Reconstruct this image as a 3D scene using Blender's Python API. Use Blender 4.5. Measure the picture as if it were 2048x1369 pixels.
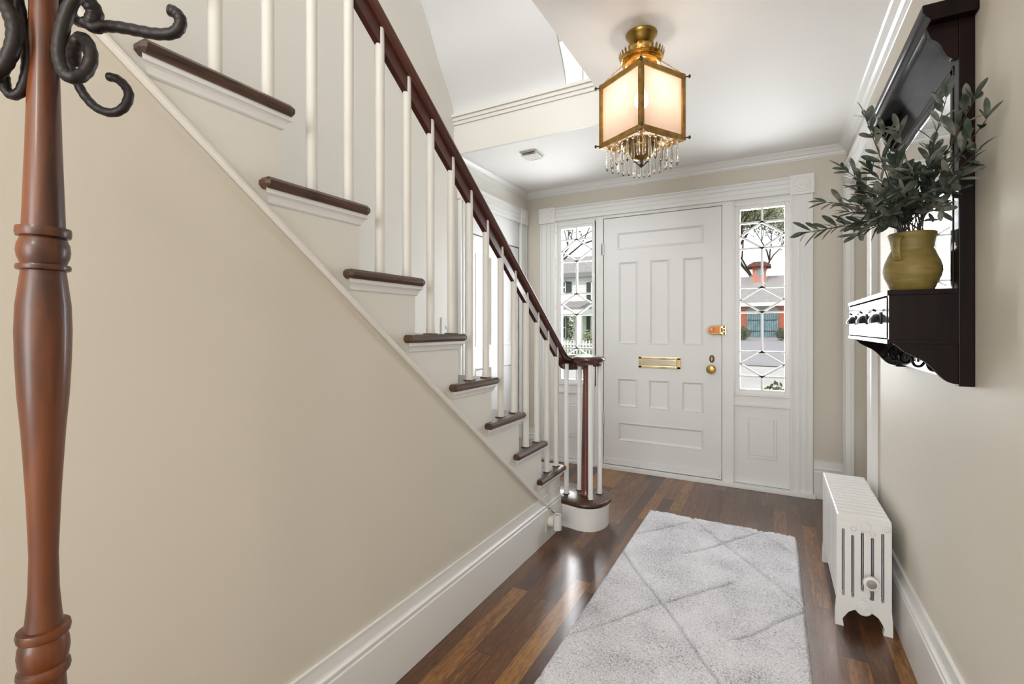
import bpy, bmesh, math, random
import numpy as np
from mathutils import Vector, Matrix
PI = math.pi
for o in list(bpy.data.objects): bpy.data.objects.remove(o)
COL = bpy.context.scene.collection
# ---------------------------------------------------------------- camera, world, lights, exposure
YAW = math.atan(522/947)
FW = (-math.sin(YAW), math.cos(YAW)); RT = (math.cos(YAW), math.sin(YAW))
cd = bpy.data.cameras.new('camera'); cam = bpy.data.objects.new('camera', cd); COL.objects.link(cam)
cd.sensor_width = 36; cd.lens = 947/2048*36; cd.shift_y = -29/2048; cd.clip_start = .02; cd.clip_end = 300
cam.location = (0, 0, 1.2); cam.rotation_euler = (PI/2, 0, YAW)
sc = bpy.context.scene; sc.camera = cam
sc.view_settings.view_transform = 'Standard'; sc.view_settings.look = 'None'
sc.view_settings.gamma = 1; sc.view_settings.exposure = 0.53; sc.view_settings.use_curve_mapping = False
w = bpy.data.worlds.new('world'); sc.world = w; w.use_nodes = True
w.node_tree.nodes['Background'].inputs[0].default_value = (.92, .96, 1, 1)
w.node_tree.nodes['Background'].inputs[1].default_value = .95
def area(name, loc, rot, sx, sy, e, col=(1, 1, 1)):
    d = bpy.data.lights.new(name, 'AREA'); d.shape = 'RECTANGLE'; d.size = sx; d.size_y = sy; d.energy = e; d.color = col
    o = bpy.data.objects.new(name, d); COL.objects.link(o); o.location = loc; o.rotation_euler = rot; return o
sd = bpy.data.lights.new('sun', 'SUN'); sd.energy = 1.2; sd.angle = .03; sd.color = (1, .96, .9)
sun = bpy.data.objects.new('sun', sd); COL.objects.link(sun); sun.rotation_euler = (math.radians(50), 0, math.radians(-25))
# added fill behind camera, then daylight at front sidelights and upper front window
area('fill_back', (-.35, -2.95, 1.35), (math.radians(90), 0, 0), 1.3, 1.9, 44, (.98, .99, 1))  # added fill for the hall, set at an invented rear window
area('fill_landing', (-1.0, -2.9, 4.1), (math.radians(78), 0, 0), 2.2, 1.6, 92, (.98, .99, 1))  # added fill that brightens the stairwell; its landing window is invented
area('daylight_sidelight_right', (-.07, 4.12, 1.42), (math.radians(-90), 0, 0), .3, 1.35, 22, (.95, .98, 1))
area('daylight_sidelight_left', (-1.53, 4.12, 1.42), (math.radians(-90), 0, 0), .3, 1.35, 25, (.95, .98, 1))
area('daylight_upper_front', (-1.55, 4.12, 3.75), (math.radians(-90), 0, 0), .4, 1.2, 25, (.95, .98, 1))
pd = bpy.data.lights.new('hall_fill_point', 'POINT'); pd.energy = 17; pd.shadow_soft_size = .14; pd.color = (1, .96, .90)  # unseen point light added to brighten hall and ceiling, no fixture
po = bpy.data.objects.new('hall_fill_point', pd); COL.objects.link(po); po.location = (-.2, -1.1, 2.05)
# ---------------------------------------------------------------- materials
def new_mat(name):
    m = bpy.data.materials.new(name); m.use_nodes = True
    return m, m.node_tree, m.node_tree.nodes['Principled BSDF']
def N(nt, t, **k):
    n = nt.nodes.new(t)
    for a, b in k.items():
        if a.startswith('i_'): n.inputs[int(a[2:])].default_value = b
        else: setattr(n, a, b)
    return n
def math_n(nt, op, a, b=None):
    n = nt.nodes.new('ShaderNodeMath'); n.operation = op
    for i, v in enumerate((a, b)):
        if v is None: continue
        if isinstance(v, (int, float)): n.inputs[i].default_value = v
        else: nt.links.new(v, n.inputs[i])
    return n.outputs[0]
def ramp(nt, fac, stops):
    r = nt.nodes.new('ShaderNodeValToRGB'); cr = r.color_ramp
    while len(cr.elements) < len(stops): cr.elements.new(.5)
    for e, (p, c) in zip(cr.elements, stops): e.position = p; e.color = (*c, 1)
    nt.links.new(fac, r.inputs[0]); return r.outputs[0]
def objcoord(nt, scale=(1, 1, 1)):
    tc = nt.nodes.new('ShaderNodeTexCoord'); mp = nt.nodes.new('ShaderNodeMapping'); mp.inputs['Scale'].default_value = scale
    nt.links.new(tc.outputs['Object'], mp.inputs[0]); return mp.outputs[0]
def bump(nt, bs, h, strength, dist):
    b = nt.nodes.new('ShaderNodeBump'); b.inputs['Strength'].default_value = strength; b.inputs['Distance'].default_value = dist
    nt.links.new(h, b.inputs['Height']); nt.links.new(b.outputs[0], bs.inputs['Normal'])
def plain(name, col, rough=.5, metal=0, ior=1.45, coat=0, coat_r=.1, var=.0, nscale=8, bmp=0, spec=.5):
    m, nt, b = new_mat(name)
    b.inputs['Base Color'].default_value = (*col, 1); b.inputs['Roughness'].default_value = rough
    b.inputs['Metallic'].default_value = metal; b.inputs['IOR'].default_value = ior
    b.inputs['Coat Weight'].default_value = coat; b.inputs['Coat Roughness'].default_value = coat_r
    b.inputs['Specular IOR Level'].default_value = spec
    n = N(nt, 'ShaderNodeTexNoise'); n.inputs['Scale'].default_value = nscale; n.inputs['Detail'].default_value = 4
    nt.links.new(objcoord(nt), n.inputs['Vector'])
    if var:
        c = ramp(nt, n.outputs[0], [(.3, tuple(x*(1-var) for x in col)), (.7, tuple(min(1, x*(1+var)) for x in col))])
        nt.links.new(c, b.inputs['Base Color'])
    if bmp: bump(nt, b, n.outputs[0], .4, bmp)
    return m
def wood(name, c1, c2, scale, rough=.35, coat=.3, coat_r=.12, bmp=.0006, ior=1.5):
    m, nt, b = new_mat(name)
    n = N(nt, 'ShaderNodeTexNoise'); n.inputs['Scale'].default_value = 1; n.inputs['Detail'].default_value = 8; n.inputs['Distortion'].default_value = .6
    nt.links.new(objcoord(nt, scale), n.inputs['Vector'])
    nt.links.new(ramp(nt, n.outputs[0], [(.32, c1), (.68, c2)]), b.inputs['Base Color'])
    b.inputs['Roughness'].default_value = rough; b.inputs['Coat Weight'].default_value = coat; b.inputs['Coat Roughness'].default_value = coat_r; b.inputs['IOR'].default_value = ior
    bump(nt, b, n.outputs[0], .5, bmp); return m
M = {}
M['wall'] = plain('cream_wall_paint', (.66, .615, .53), .55, var=.02, nscale=1.5)
M['stairwall'] = plain('warm_white_paint', (.76, .74, .69), .5)
M['trim'] = plain('white_trim_paint', (.82, .82, .805), .32)
M['door'] = plain('white_door_paint', (.80, .80, .795), .35)
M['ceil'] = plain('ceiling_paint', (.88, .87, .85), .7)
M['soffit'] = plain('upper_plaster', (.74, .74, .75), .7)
M['rad'] = plain('radiator_enamel', (.80, .80, .79), .3, bmp=.0006, nscale=60)
M['mahog'] = wood('mahogany', (.075, .014, .008), (.15, .032, .016), (3, 3, 3), .25, .6, .08)
M['rail'] = wood('handrail_mahogany', (.052, .014, .011), (.085, .024, .017), (6, 2, 6), .28, .8, .08)
M['tread'] = wood('oak_tread', (.020, .009, .005), (.105, .044, .018), (60, 8, 60), .4, .25, .12)
M['stand'] = wood('walnut_stand', (.032, .007, .002), (.19, .050, .010), (26, 26, 3.5), .40, .28, .16)
M['shelf'] = wood('espresso_shelf', (.003, .001, .001), (.011, .0032, .0026), (30, 30, 3), .6, .28, .10, .0003, 1.15)
M['iron'] = plain('wrought_iron', (.015, .011, .011), .45, metal=.15, bmp=.004, nscale=45)
M['brass'] = plain('antique_brass', (.38, .23, .07), .34, metal=1, var=.35, nscale=40, bmp=.001)
M['brasspol'] = plain('polished_brass', (.85, .66, .32), .12, metal=1)
M['brassdk'] = plain('dark_brass', (.32, .20, .05), .28, metal=1)
M['bronze'] = plain('dark_bronze', (.07, .045, .03), .4, metal=.6)
M['copper'] = plain('copper_enamel', (.38, .13, .045), .35, metal=.5)
M['coppin'] = plain('pink_copper', (.8, .36, .22), .3, metal=.4)
M['steel'] = plain('brushed_steel', (.42, .38, .33), .35, metal=.9)
M['black'] = plain('black_gap', (.012, .011, .01), .5)
M['pull'] = plain('black_iron_pull', (.012, .011, .012), .25, metal=.4)
M['plastic'] = plain('white_plastic', (.74, .73, .70), .35)
M['ivory'] = plain('ivory_plastic', (.66, .61, .54), .4)
def pot_mat():
    m, nt, b = new_mat('mustard_stoneware')
    w_ = N(nt, 'ShaderNodeTexWave'); w_.bands_direction = 'Z'; w_.inputs['Scale'].default_value = 60; w_.inputs['Distortion'].default_value = 3; w_.inputs['Detail'].default_value = 3
    nt.links.new(objcoord(nt), w_.inputs[0])
    n = N(nt, 'ShaderNodeTexNoise'); n.inputs['Scale'].default_value = 22; n.inputs['Detail'].default_value = 6; nt.links.new(objcoord(nt, (1, 1, 3)), n.inputs['Vector'])
    nt.links.new(ramp(nt, n.outputs[0], [(.3, (.17, .120, .028)), (.7, (.26, .192, .050))]), b.inputs['Base Color'])
    b.inputs['Roughness'].default_value = .55
    bump(nt, b, w_.outputs[1], .25, .0008); return m
M['pot'] = pot_mat()
def leaf_mat(name, c1, c2, c3):
    m, nt, b = new_mat(name)
    n = N(nt, 'ShaderNodeTexNoise'); n.inputs['Scale'].default_value = 22; nt.links.new(objcoord(nt), n.inputs['Vector'])
    nt.links.new(ramp(nt, n.outputs[0], [(.35, c1), (.5, c2), (.68, c3)]), b.inputs['Base Color'])
    b.inputs['Roughness'].default_value = .55; return m
M['leaf'] = leaf_mat('olive_leaf', (.026, .044, .030), (.070, .088, .066), (.22, .22, .18))
M['stem'] = plain('olive_stem', (.06, .045, .028), .6)
def floor_mat():
    m, nt, b = new_mat('oak_strip_floor')
    tc = nt.nodes.new('ShaderNodeTexCoord'); sp = nt.nodes.new('ShaderNodeSeparateXYZ'); nt.links.new(tc.outputs['Object'], sp.inputs[0])
    W = .075
    px = math_n(nt, 'DIVIDE', sp.outputs[0], W); ix = math_n(nt, 'FLOOR', px); fx = math_n(nt, 'FRACT', px)
    wn = N(nt, 'ShaderNodeTexWhiteNoise', noise_dimensions='1D'); nt.links.new(ix, wn.inputs['W'])
    yy = math_n(nt, 'ADD', math_n(nt, 'DIVIDE', sp.outputs[1], .95), math_n(nt, 'MULTIPLY', wn.outputs[0], 7.3))
    iy = math_n(nt, 'FLOOR', yy); fy = math_n(nt, 'FRACT', yy)
    cv = nt.nodes.new('ShaderNodeCombineXYZ'); nt.links.new(ix, cv.inputs[0]); nt.links.new(iy, cv.inputs[1])
    w2 = N(nt, 'ShaderNodeTexWhiteNoise', noise_dimensions='2D'); nt.links.new(cv.outputs[0], w2.inputs['Vector'])
    # grain, shifted per board
    off = nt.nodes.new('ShaderNodeVectorMath'); off.operation = 'SCALE'; nt.links.new(w2.outputs['Color'], off.inputs[0]); off.inputs['Scale'].default_value = 9
    ad = nt.nodes.new('ShaderNodeVectorMath'); ad.operation = 'ADD'; nt.links.new(tc.outputs['Object'], ad.inputs[0]); nt.links.new(off.outputs[0], ad.inputs[1])
    mp = nt.nodes.new('ShaderNodeMapping'); mp.inputs['Scale'].default_value = (75, 6, 1); nt.links.new(ad.outputs[0], mp.inputs[0])
    n = N(nt, 'ShaderNodeTexNoise'); n.inputs['Scale'].default_value = 1; n.inputs['Detail'].default_value = 7; n.inputs['Distortion'].default_value = 1.2; nt.links.new(mp.outputs[0], n.inputs['Vector'])
    mp2 = nt.nodes.new('ShaderNodeMapping'); mp2.inputs['Scale'].default_value = (300, 30, 1); nt.links.new(ad.outputs[0], mp2.inputs[0])
    n2 = N(nt, 'ShaderNodeTexNoise'); n2.inputs['Scale'].default_value = 1; n2.inputs['Detail'].default_value = 3; nt.links.new(mp2.outputs[0], n2.inputs['Vector'])
    v = math_n(nt, 'ADD', math_n(nt, 'MULTIPLY', n.outputs[0], .50), math_n(nt, 'ADD', math_n(nt, 'MULTIPLY', w2.outputs['Value'], .40), math_n(nt, 'MULTIPLY', n2.outputs[0], .36)))
    c = ramp(nt, v, [(.25, (.026, .010, .005)), (.47, (.068, .026, .011)), (.68, (.15, .058, .017)), (.90, (.38, .175, .036))])
    e1 = math_n(nt, 'LESS_THAN', fx, .022); e2 = math_n(nt, 'LESS_THAN', fy, .003); gap = math_n(nt, 'MAXIMUM', e1, e2)
    mx = nt.nodes.new('ShaderNodeMix'); mx.data_type = 'RGBA'; nt.links.new(gap, mx.inputs[0]); nt.links.new(c, mx.inputs[6]); mx.inputs[7].default_value = (.012, .007, .004, 1)
    nt.links.new(mx.outputs[2], b.inputs['Base Color'])
    b.inputs['Roughness'].default_value = .42; b.inputs['Specular IOR Level'].default_value = .3; b.inputs['Coat Weight'].default_value = .6; b.inputs['Coat Roughness'].default_value = .2; b.inputs['Coat IOR'].default_value = 1.5
    h = math_n(nt, 'SUBTRACT', math_n(nt, 'ADD', n.outputs[0], math_n(nt, 'MULTIPLY', n2.outputs[0], .7)), math_n(nt, 'MULTIPLY', gap, 2))
    bump(nt, b, h, .35, .0012)
    bn = nt.nodes.new('ShaderNodeBump'); bn.inputs['Strength'].default_value = .2; bn.inputs['Distance'].default_value = .0006; nt.links.new(h, bn.inputs['Height']); nt.links.new(bn.outputs[0], b.inputs['Coat Normal'])
    return m
M['floor'] = floor_mat()
def rug_mat():
    m, nt, b = new_mat('grey_shag')
    n = N(nt, 'ShaderNodeTexNoise'); n.inputs['Scale'].default_value = 160; n.inputs['Detail'].default_value = 3; nt.links.new(objcoord(nt, (1, 1.6, 1)), n.inputs['Vector'])
    n2 = N(nt, 'ShaderNodeTexNoise'); n2.inputs['Scale'].default_value = 5; n2.inputs['Detail'].default_value = 4; nt.links.new(objcoord(nt), n2.inputs['Vector'])
    v = math_n(nt, 'ADD', math_n(nt, 'MULTIPLY', n.outputs[0], .7), math_n(nt, 'MULTIPLY', n2.outputs[0], .3))
    nt.links.new(ramp(nt, v, [(.35, (.27, .26, .28)), (.455, (.66, .655, .69)), (.60, (.87, .865, .90))]), b.inputs['Base Color'])
    b.inputs['Roughness'].default_value = .95; b.inputs['Specular IOR Level'].default_value = .1
    bump(nt, b, n.outputs[0], .9, .006); return m
M['rug'] = rug_mat()
def glass_thin(name, tint=(1, 1, 1), refl=.08):
    m = bpy.data.materials.new(name); m.use_nodes = True; nt = m.node_tree; nt.nodes.clear()
    o = N(nt, 'ShaderNodeOutputMaterial'); t = N(nt, 'ShaderNodeBsdfTransparent'); t.inputs[0].default_value = (*tint, 1)
    g = N(nt, 'ShaderNodeBsdfGlossy'); g.inputs['Roughness'].default_value = .02
    fr = N(nt, 'ShaderNodeFresnel'); fr.inputs[0].default_value = 1.12
    mx = N(nt, 'ShaderNodeMixShader'); nt.links.new(fr.outputs[0], mx.inputs[0]); nt.links.new(t.outputs[0], mx.inputs[1]); nt.links.new(g.outputs[0], mx.inputs[2]); nt.links.new(mx.outputs[0], o.inputs[0]); return m
M['glass'] = glass_thin('window_glass')
def frosted():
    m = bpy.data.materials.new('etched_pink_glass'); m.use_nodes = True; nt = m.node_tree; nt.nodes.clear()
    o = N(nt, 'ShaderNodeOutputMaterial'); t = N(nt, 'ShaderNodeBsdfTranslucent'); tr = N(nt, 'ShaderNodeBsdfTransparent'); d = N(nt, 'ShaderNodeBsdfPrincipled')
    d.inputs['Base Color'].default_value = (.9, .78, .68, 1); d.inputs['Roughness'].default_value = .25
    t.inputs[0].default_value = (.97, .90, .84, 1); tr.inputs[0].default_value = (1, .95, .90, 1)
    tc = N(nt, 'ShaderNodeTexCoord')
    vo = N(nt, 'ShaderNodeTexVoronoi'); vo.inputs['Scale'].default_value = 85; vo.inputs['Randomness'].default_value = .35; nt.links.new(tc.outputs['Object'], vo.inputs['Vector'])
    dot = math_n(nt, 'LESS_THAN', vo.outputs['Distance'], .16)
    m1 = N(nt, 'ShaderNodeMixShader', i_0=.35); nt.links.new(t.outputs[0], m1.inputs[1]); nt.links.new(d.outputs[0], m1.inputs[2])
    f = math_n(nt, 'ADD', .30, math_n(nt, 'MULTIPLY', dot, -.15))
    m2 = N(nt, 'ShaderNodeMixShader'); nt.links.new(f, m2.inputs[0]); nt.links.new(m1.outputs[0], m2.inputs[1]); nt.links.new(tr.outputs[0], m2.inputs[2])
    dk = N(nt, 'ShaderNodeBsdfDiffuse'); dk.inputs[0].default_value = (.45, .33, .22, 1)
    m3 = N(nt, 'ShaderNodeMixShader'); nt.links.new(math_n(nt, 'MULTIPLY', dot, .55), m3.inputs[0]); nt.links.new(m2.outputs[0], m3.inputs[1]); nt.links.new(dk.outputs[0], m3.inputs[2])
    nt.links.new(m3.outputs[0], o.inputs[0]); return m
M['frost'] = frosted()
def crystal():
    m, nt, b = new_mat('cut_crystal'); b.inputs['Transmission Weight'].default_value = 1; b.inputs['Roughness'].default_value = .02; b.inputs['IOR'].default_value = 1.52
    b.inputs['Base Color'].default_value = (.98, .97, .95, 1); return m
M['crystal'] = crystal()
def emis(name, col, s):
    m, nt, b = new_mat(name); b.inputs['Emission Color'].default_value = (*col, 1); b.inputs['Emission Strength'].default_value = s; b.inputs['Base Color'].default_value = (*col, 1); return m
M['bulb'] = emis('lit_bulb', (1, .84, .70), 21)
M['mirror'] = plain('mirror_glass', (.93, .95, .96), .015, metal=1)
# ---------------------------------------------------------------- mesh helpers
ORG = {}
def box(bm, x0, x1, y0, y1, z0, z1, bev=0):
    b = bmesh.new() if bev else bm
    vs = [b.verts.new((x, y, z)) for x in (x0, x1) for y in (y0, y1) for z in (z0, z1)]
    for f in ((0, 1, 3, 2), (4, 6, 7, 5), (0, 4, 5, 1), (2, 3, 7, 6), (0, 2, 6, 4), (1, 5, 7, 3)): b.faces.new([vs[i] for i in f])
    if bev:
        bmesh.ops.recalc_face_normals(b, faces=b.faces)
        bmesh.ops.bevel(b, geom=b.edges[:], offset=bev, segments=2, affect='EDGES', profile=.6)
        merge(bm, b)
def merge(bm, b, mat=None):
    me = bpy.data.meshes.new('t'); b.to_mesh(me); b.free()
    if mat: me.transform(mat)
    bm.from_mesh(me); bpy.data.meshes.remove(me)
def prism(bm, poly, axis, a, c, bev=0):
    """poly: 2-D points in the plane normal to axis; extruded from a to c."""
    b = bmesh.new()
    def P(p, t):
        return {'x': (t, p[0], p[1]), 'y': (p[0], t, p[1]), 'z': (p[0], p[1], t)}[axis]
    v0 = [b.verts.new(P(p, a)) for p in poly]; v1 = [b.verts.new(P(p, c)) for p in poly]; n = len(poly)
    b.faces.new(v0[::-1]); b.faces.new(v1)
    for i in range(n): b.faces.new((v0[i], v0[(i+1) % n], v1[(i+1) % n], v1[i]))
    bmesh.ops.recalc_face_normals(b, faces=b.faces)
    if bev: bmesh.ops.bevel(b, geom=[e for e in b.edges if e.is_manifold], offset=bev, segments=1, affect='EDGES')
    merge(bm, b)
def lathe(bm, prof, c=(0, 0, 0), seg=32, mat=None):
    """prof: (r, z) list, turned about the vertical through c; closed at the ends."""
    b = bmesh.new(); rings = []
    for r, z in prof:
        if r < 1e-5: rings.append([b.verts.new((c[0], c[1], c[2]+z))])
        else: rings.append([b.verts.new((c[0]+r*math.cos(2*PI*i/seg), c[1]+r*math.sin(2*PI*i/seg), c[2]+z)) for i in range(seg)])
    for r0, r1 in zip(rings, rings[1:]):
        for i in range(seg):
            j = (i+1) % seg
            if len(r0) == 1 and len(r1) == 1: break
            if len(r0) == 1: b.faces.new((r0[0], r1[j], r1[i]))
            elif len(r1) == 1: b.faces.new((r0[i], r0[j], r1[0]))
            else: b.faces.new((r0[i], r0[j], r1[j], r1[i]))
    if len(rings[0]) > 1: b.faces.new(rings[0][::-1])
    if len(rings[-1]) > 1: b.faces.new(rings[-1])
    bmesh.ops.recalc_face_normals(b, faces=b.faces); merge(bm, b, mat)
def catmull(pts, k=6):
    P = [Vector(p) for p in pts]; out = []
    for i in range(len(P)-1):
        p0 = P[max(0, i-1)]; p1 = P[i]; p2 = P[i+1]; p3 = P[min(len(P)-1, i+2)]
        for s in range(k):
            t = s/k; out.append(.5*((2*p1)+(-p0+p2)*t+(2*p0-5*p1+4*p2-p3)*t*t+(-p0+3*p1-3*p2+p3)*t**3))
    out.append(P[-1]); return out
def sweep(bm, path, section, up=Vector((0, 0, 1)), scales=None):
    """section: (side, up) points swept along path with a fixed up."""
    b = bmesh.new(); rings = []
    for i, p in enumerate(path):
        p = Vector(p); t = (Vector(path[min(i+1, len(path)-1)])-Vector(path[max(i-1, 0)])).normalized()
        s = t.cross(up); s = s.normalized() if s.length > 1e-4 else Vector((1, 0, 0)); u = s.cross(t)
        k = scales[i] if scales else 1
        rings.append([b.verts.new(p+s*(a*k)+u*(c*k)) for a, c in section])
    n = len(section)
    for r0, r1 in zip(rings, rings[1:]):
        for i in range(n): b.faces.new((r0[i], r0[(i+1) % n], r1[(i+1) % n], r1[i]))
    b.faces.new(rings[0][::-1]); b.faces.new(rings[-1]); bmesh.ops.recalc_face_normals(b, faces=b.faces); merge(bm, b)
def tube(bm, path, r, seg=10, r1=None):
    path = [Vector(p) for p in path]; n = len(path); b = bmesh.new(); rings = []; s = None
    for i, p in enumerate(path):
        t = (path[min(i+1, n-1)]-path[max(i-1, 0)]).normalized()
        if s is None: s = t.orthogonal().normalized()
        s = (s-t*s.dot(t)).normalized(); u = t.cross(s)
        rr = r[i] if isinstance(r, (list, tuple)) else (r if r1 is None else r+(r1-r)*i/(n-1))
        rings.append([b.verts.new(p+s*rr*math.cos(2*PI*k/seg)+u*rr*math.sin(2*PI*k/seg)) for k in range(seg)])
    for q0, q1 in zip(rings, rings[1:]):
        for k in range(seg): b.faces.new((q0[k], q0[(k+1) % seg], q1[(k+1) % seg], q1[k]))
    for q, p, d in ((rings[0], path[0], path[0]-path[1]), (rings[-1], path[-1], path[-1]-path[-2])):
        rr = (q[0].co-p).length; c = b.verts.new(p+d.normalized()*rr*.6)
        for k in range(seg): b.faces.new((q[k], q[(k+1) % seg], c))
    bmesh.ops.recalc_face_normals(b, faces=b.faces); merge(bm, b)
def sphere(bm, c, r, sx=1, sy=1, sz=1, u=16, v=10):
    b = bmesh.new(); bmesh.ops.create_uvsphere(b, u_segments=u, v_segments=v, radius=r)
    merge(bm, b, Matrix.Translation(c) @ Matrix.Diagonal((sx, sy, sz, 1)))
def disc_y(prof, c, seg=24, sign=-1):
    """matrix that turns a lathe about z into one about y (pointing to -y)."""
    return Matrix.Translation(c) @ Matrix.Rotation(PI/2, 4, 'X')
def obj(name, bm, mat, parent=None, smooth=False, auto=None):
    o_ = ORG.get(parent.name, Vector()) if parent else Vector()
    if o_.length: bmesh.ops.translate(bm, vec=-o_, verts=bm.verts)
    me = bpy.data.meshes.new(name); bm.to_mesh(me); bm.free(); me.materials.append(M[mat] if isinstance(mat, str) else mat)
    if smooth:
        me.shade_smooth()
        if auto: me.set_sharp_from_angle(angle=math.radians(auto))
    o = bpy.data.objects.new(name, me); COL.objects.link(o)
    if parent: o.parent = parent; ORG[o.name] = o_.copy()
    return o
def thing(name, label, cat, loc=(0, 0, 0), group=None):
    o = bpy.data.objects.new(name, None); COL.objects.link(o); o.location = loc; o.empty_display_size = .1
    ORG[o.name] = Vector(loc); o['label'] = label; o['category'] = cat
    if group: o['group'] = group
    return o
def tag(o, label, cat, group=None, kind=None):
    o['label'] = label; o['category'] = cat
    if group: o['group'] = group
    if kind: o['kind'] = kind
    return o
def struct(name, bm, mat, label=None, parent=None, smooth=False, auto=None):
    o = obj(name, bm, mat, parent, smooth, auto)
    if not parent: o['kind'] = 'structure'
    if label: o['label'] = label; o['category'] = name.split('_')[0]
    return o
B = bmesh.new
def ray(u, v):
    a = (u-1024)/947; return (FW[0]+a*RT[0], FW[1]+a*RT[1], (655.5-v)/947)
def at(u, v, d):
    r = ray(u, v); return Vector((r[0]*d, r[1]*d, 1.2+r[2]*d))
def atY(u, v, Y):
    r = ray(u, v); return at(u, v, Y/r[1])
CEIL = 2.455; UP = 2.788; WR = .445; WL = -2.03; YF = 3.95; XS = -1.125; YB = -3.2
# ---------------------------------------------------------------- room shell
bm = B(); box(bm, WL-.1, .6, YB-.1, YF, -.08, 0); struct('floor', bm, 'floor', 'dark stained oak strip floor with glossy boards running to the door')
# ceiling slab of the hall, open over the stairs
bm = B(); box(bm, -.81, WR+.1, YB, 2.83, CEIL, UP-.03); box(bm, WL, WR+.1, 2.83, YF, CEIL, UP-.03); box(bm, WL, -.81, YB, -.53, CEIL, UP-.03)
struct('ceiling', bm, 'ceil', 'white plaster ceiling with an open stairwell corner')
# front wall with openings for door and sidelights
bm = B()
box(bm, WL-.1, -1.80, YF, YF+.14, 0, 5.2); box(bm, .18, 1.4, YF, YF+.14, 0, 5.2); box(bm, -1.80, .18, YF, YF+.14, 2.16, 3.15)
box(bm, -1.30, .18, YF, YF+.14, 3.15, 4.45); box(bm, -1.80, .18, YF, YF+.14, 4.45, 5.2)
struct('wall_front', bm, 'wall', 'cream wall around the white front door surround')
# right wall with cased opening near the front
bm = B(); box(bm, WR, WR+.1, YB, 2.98, 0, CEIL+.3); box(bm, WR, WR+.1, 2.98, 3.80, 2.14, CEIL+.3); box(bm, WR, WR+.1, 3.80, YF, 0, CEIL+.3)
box(bm, WR+.1, 1.4, 2.86, 2.98, 0, 2.5); box(bm, 1.3, 1.4, 2.98, YF, 0, 2.5); box(bm, WR+.1, 1.3, 2.98, YF, 2.4, 2.5)
box(bm, WR, WR+.1, YB, YF, CEIL+.3, 5.2)
struct('wall_right', bm, 'wall', 'cream wall carrying the dark mirrored shelf')
bm = B(); box(bm, WR+.1, 1.3, 2.98, YF, -.08, 0); struct('floor_side_room', bm, 'floor')
bm = B(); box(bm, WL-.1, WL, YB, 2.98, 0, 5.2); box(bm, WL-.1, WL, 2.98, 3.86, 2.2, 5.2); box(bm, WL-.2, WL-.1, 2.9, 3.95, 0, 2.3); box(bm, WL-.1, WL, 3.86, YF, 0, 5.2)
struct('wall_left', bm, 'stairwall', 'pale wall behind the balusters')
bm = B(); box(bm, WL-.1, -1.1, YB-.1, YB, 0, 3.3); box(bm, .4, WR+.1, YB-.1, YB, 0, 3.3); box(bm, WL-.1, -1.9, YB-.1, YB, 3.3, 4.9); box(bm, .1, WR+.1, YB-.1, YB, 3.3, 4.9); box(bm, WL-.1, WR+.1, YB-.1, YB, 4.9, 5.2); box(bm, -1.1, .4, YB-.1, YB, 0, .3); box(bm, -1.1, .4, YB-.1, YB, 2.35, 3.3)
struct('wall_back', bm, 'wall')
bm = B(); box(bm, WL-.1, WR+.1, YB-.1, YF+.14, 5.2, 5.3); struct('ceiling_upper', bm, 'ceil')
# wall under the stairs
sk = lambda y: 1.765-(y-.41)*.777
bm = B(); prism(bm, [(YB, 0), (2.60, 0), (2.60, sk(2.60)), (-.48, sk(-.48)), (-.48, CEIL), (YB, CEIL)], 'x', XS-.06, XS-.004)
struct('wall_stair', bm, 'wall', 'plain cream wall under the rising staircase')
# stairwell header, moulding, curved soffit of the flight above
bm = B(); box(bm, WL, -.81, 2.808, 2.829, CEIL, UP-.10); struct('wall_header', bm, 'stairwall', 'pale header face at the front of the stairwell')
bm = B()
for i, (dy, z0, z1) in enumerate(((.012, UP-.125, UP-.10), (.022, UP-.10, UP-.075), (.035, UP-.075, UP-.055))): box(bm, WL, -.83, 2.81-dy, 2.87, z0, z1)
struct('trim_1', bm, 'stairwall', 'stepped moulding along the stairwell header')
sp = catmull([(2.81, 2.735), (2.795, 2.80), (2.74, 2.89), (2.64, 3.03), (2.43, 3.355), (1.95, 3.76), (1.3, 4.25), (.2, 5.1)] and [(2.81, 2.735, 0), (2.795, 2.80, 0), (2.74, 2.89, 0), (2.64, 3.03, 0), (2.43, 3.355, 0), (1.95, 3.76, 0), (1.3, 4.25, 0), (.2, 5.1, 0)], 5)
poly = [(p.x, p.y) for p in sp]+[(p.x+.008, p.y+.035) for p in reversed(sp)]
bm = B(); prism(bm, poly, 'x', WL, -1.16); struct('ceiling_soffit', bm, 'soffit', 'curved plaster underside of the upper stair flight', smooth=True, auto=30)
# crown mouldings
cp = [(0, 0), (.052, 0), (.052, -.008), (.044, -.012), (.034, -.022), (.026, -.034), (.014, -.040), (.012, -.052), (.004, -.054), (.004, -.060), (0, -.062)]
bm = B(); prism(bm, [(WR-a, CEIL+b) for a, b in cp], 'y', YB, YF); struct('trim_2', bm, 'trim', 'crown moulding along the right wall')
bm = B(); prism(bm, [(WL+a, CEIL+b) for a, b in cp], 'y', 2.81, YF); struct('trim_3', bm, 'trim', 'short crown moulding on the left wall')
bm = B(); prism(bm, [(YF-a, CEIL+b) for a, b in cp], 'x', WL, WR); struct('trim_4', bm, 'trim', 'crown moulding over the front door')
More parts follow.
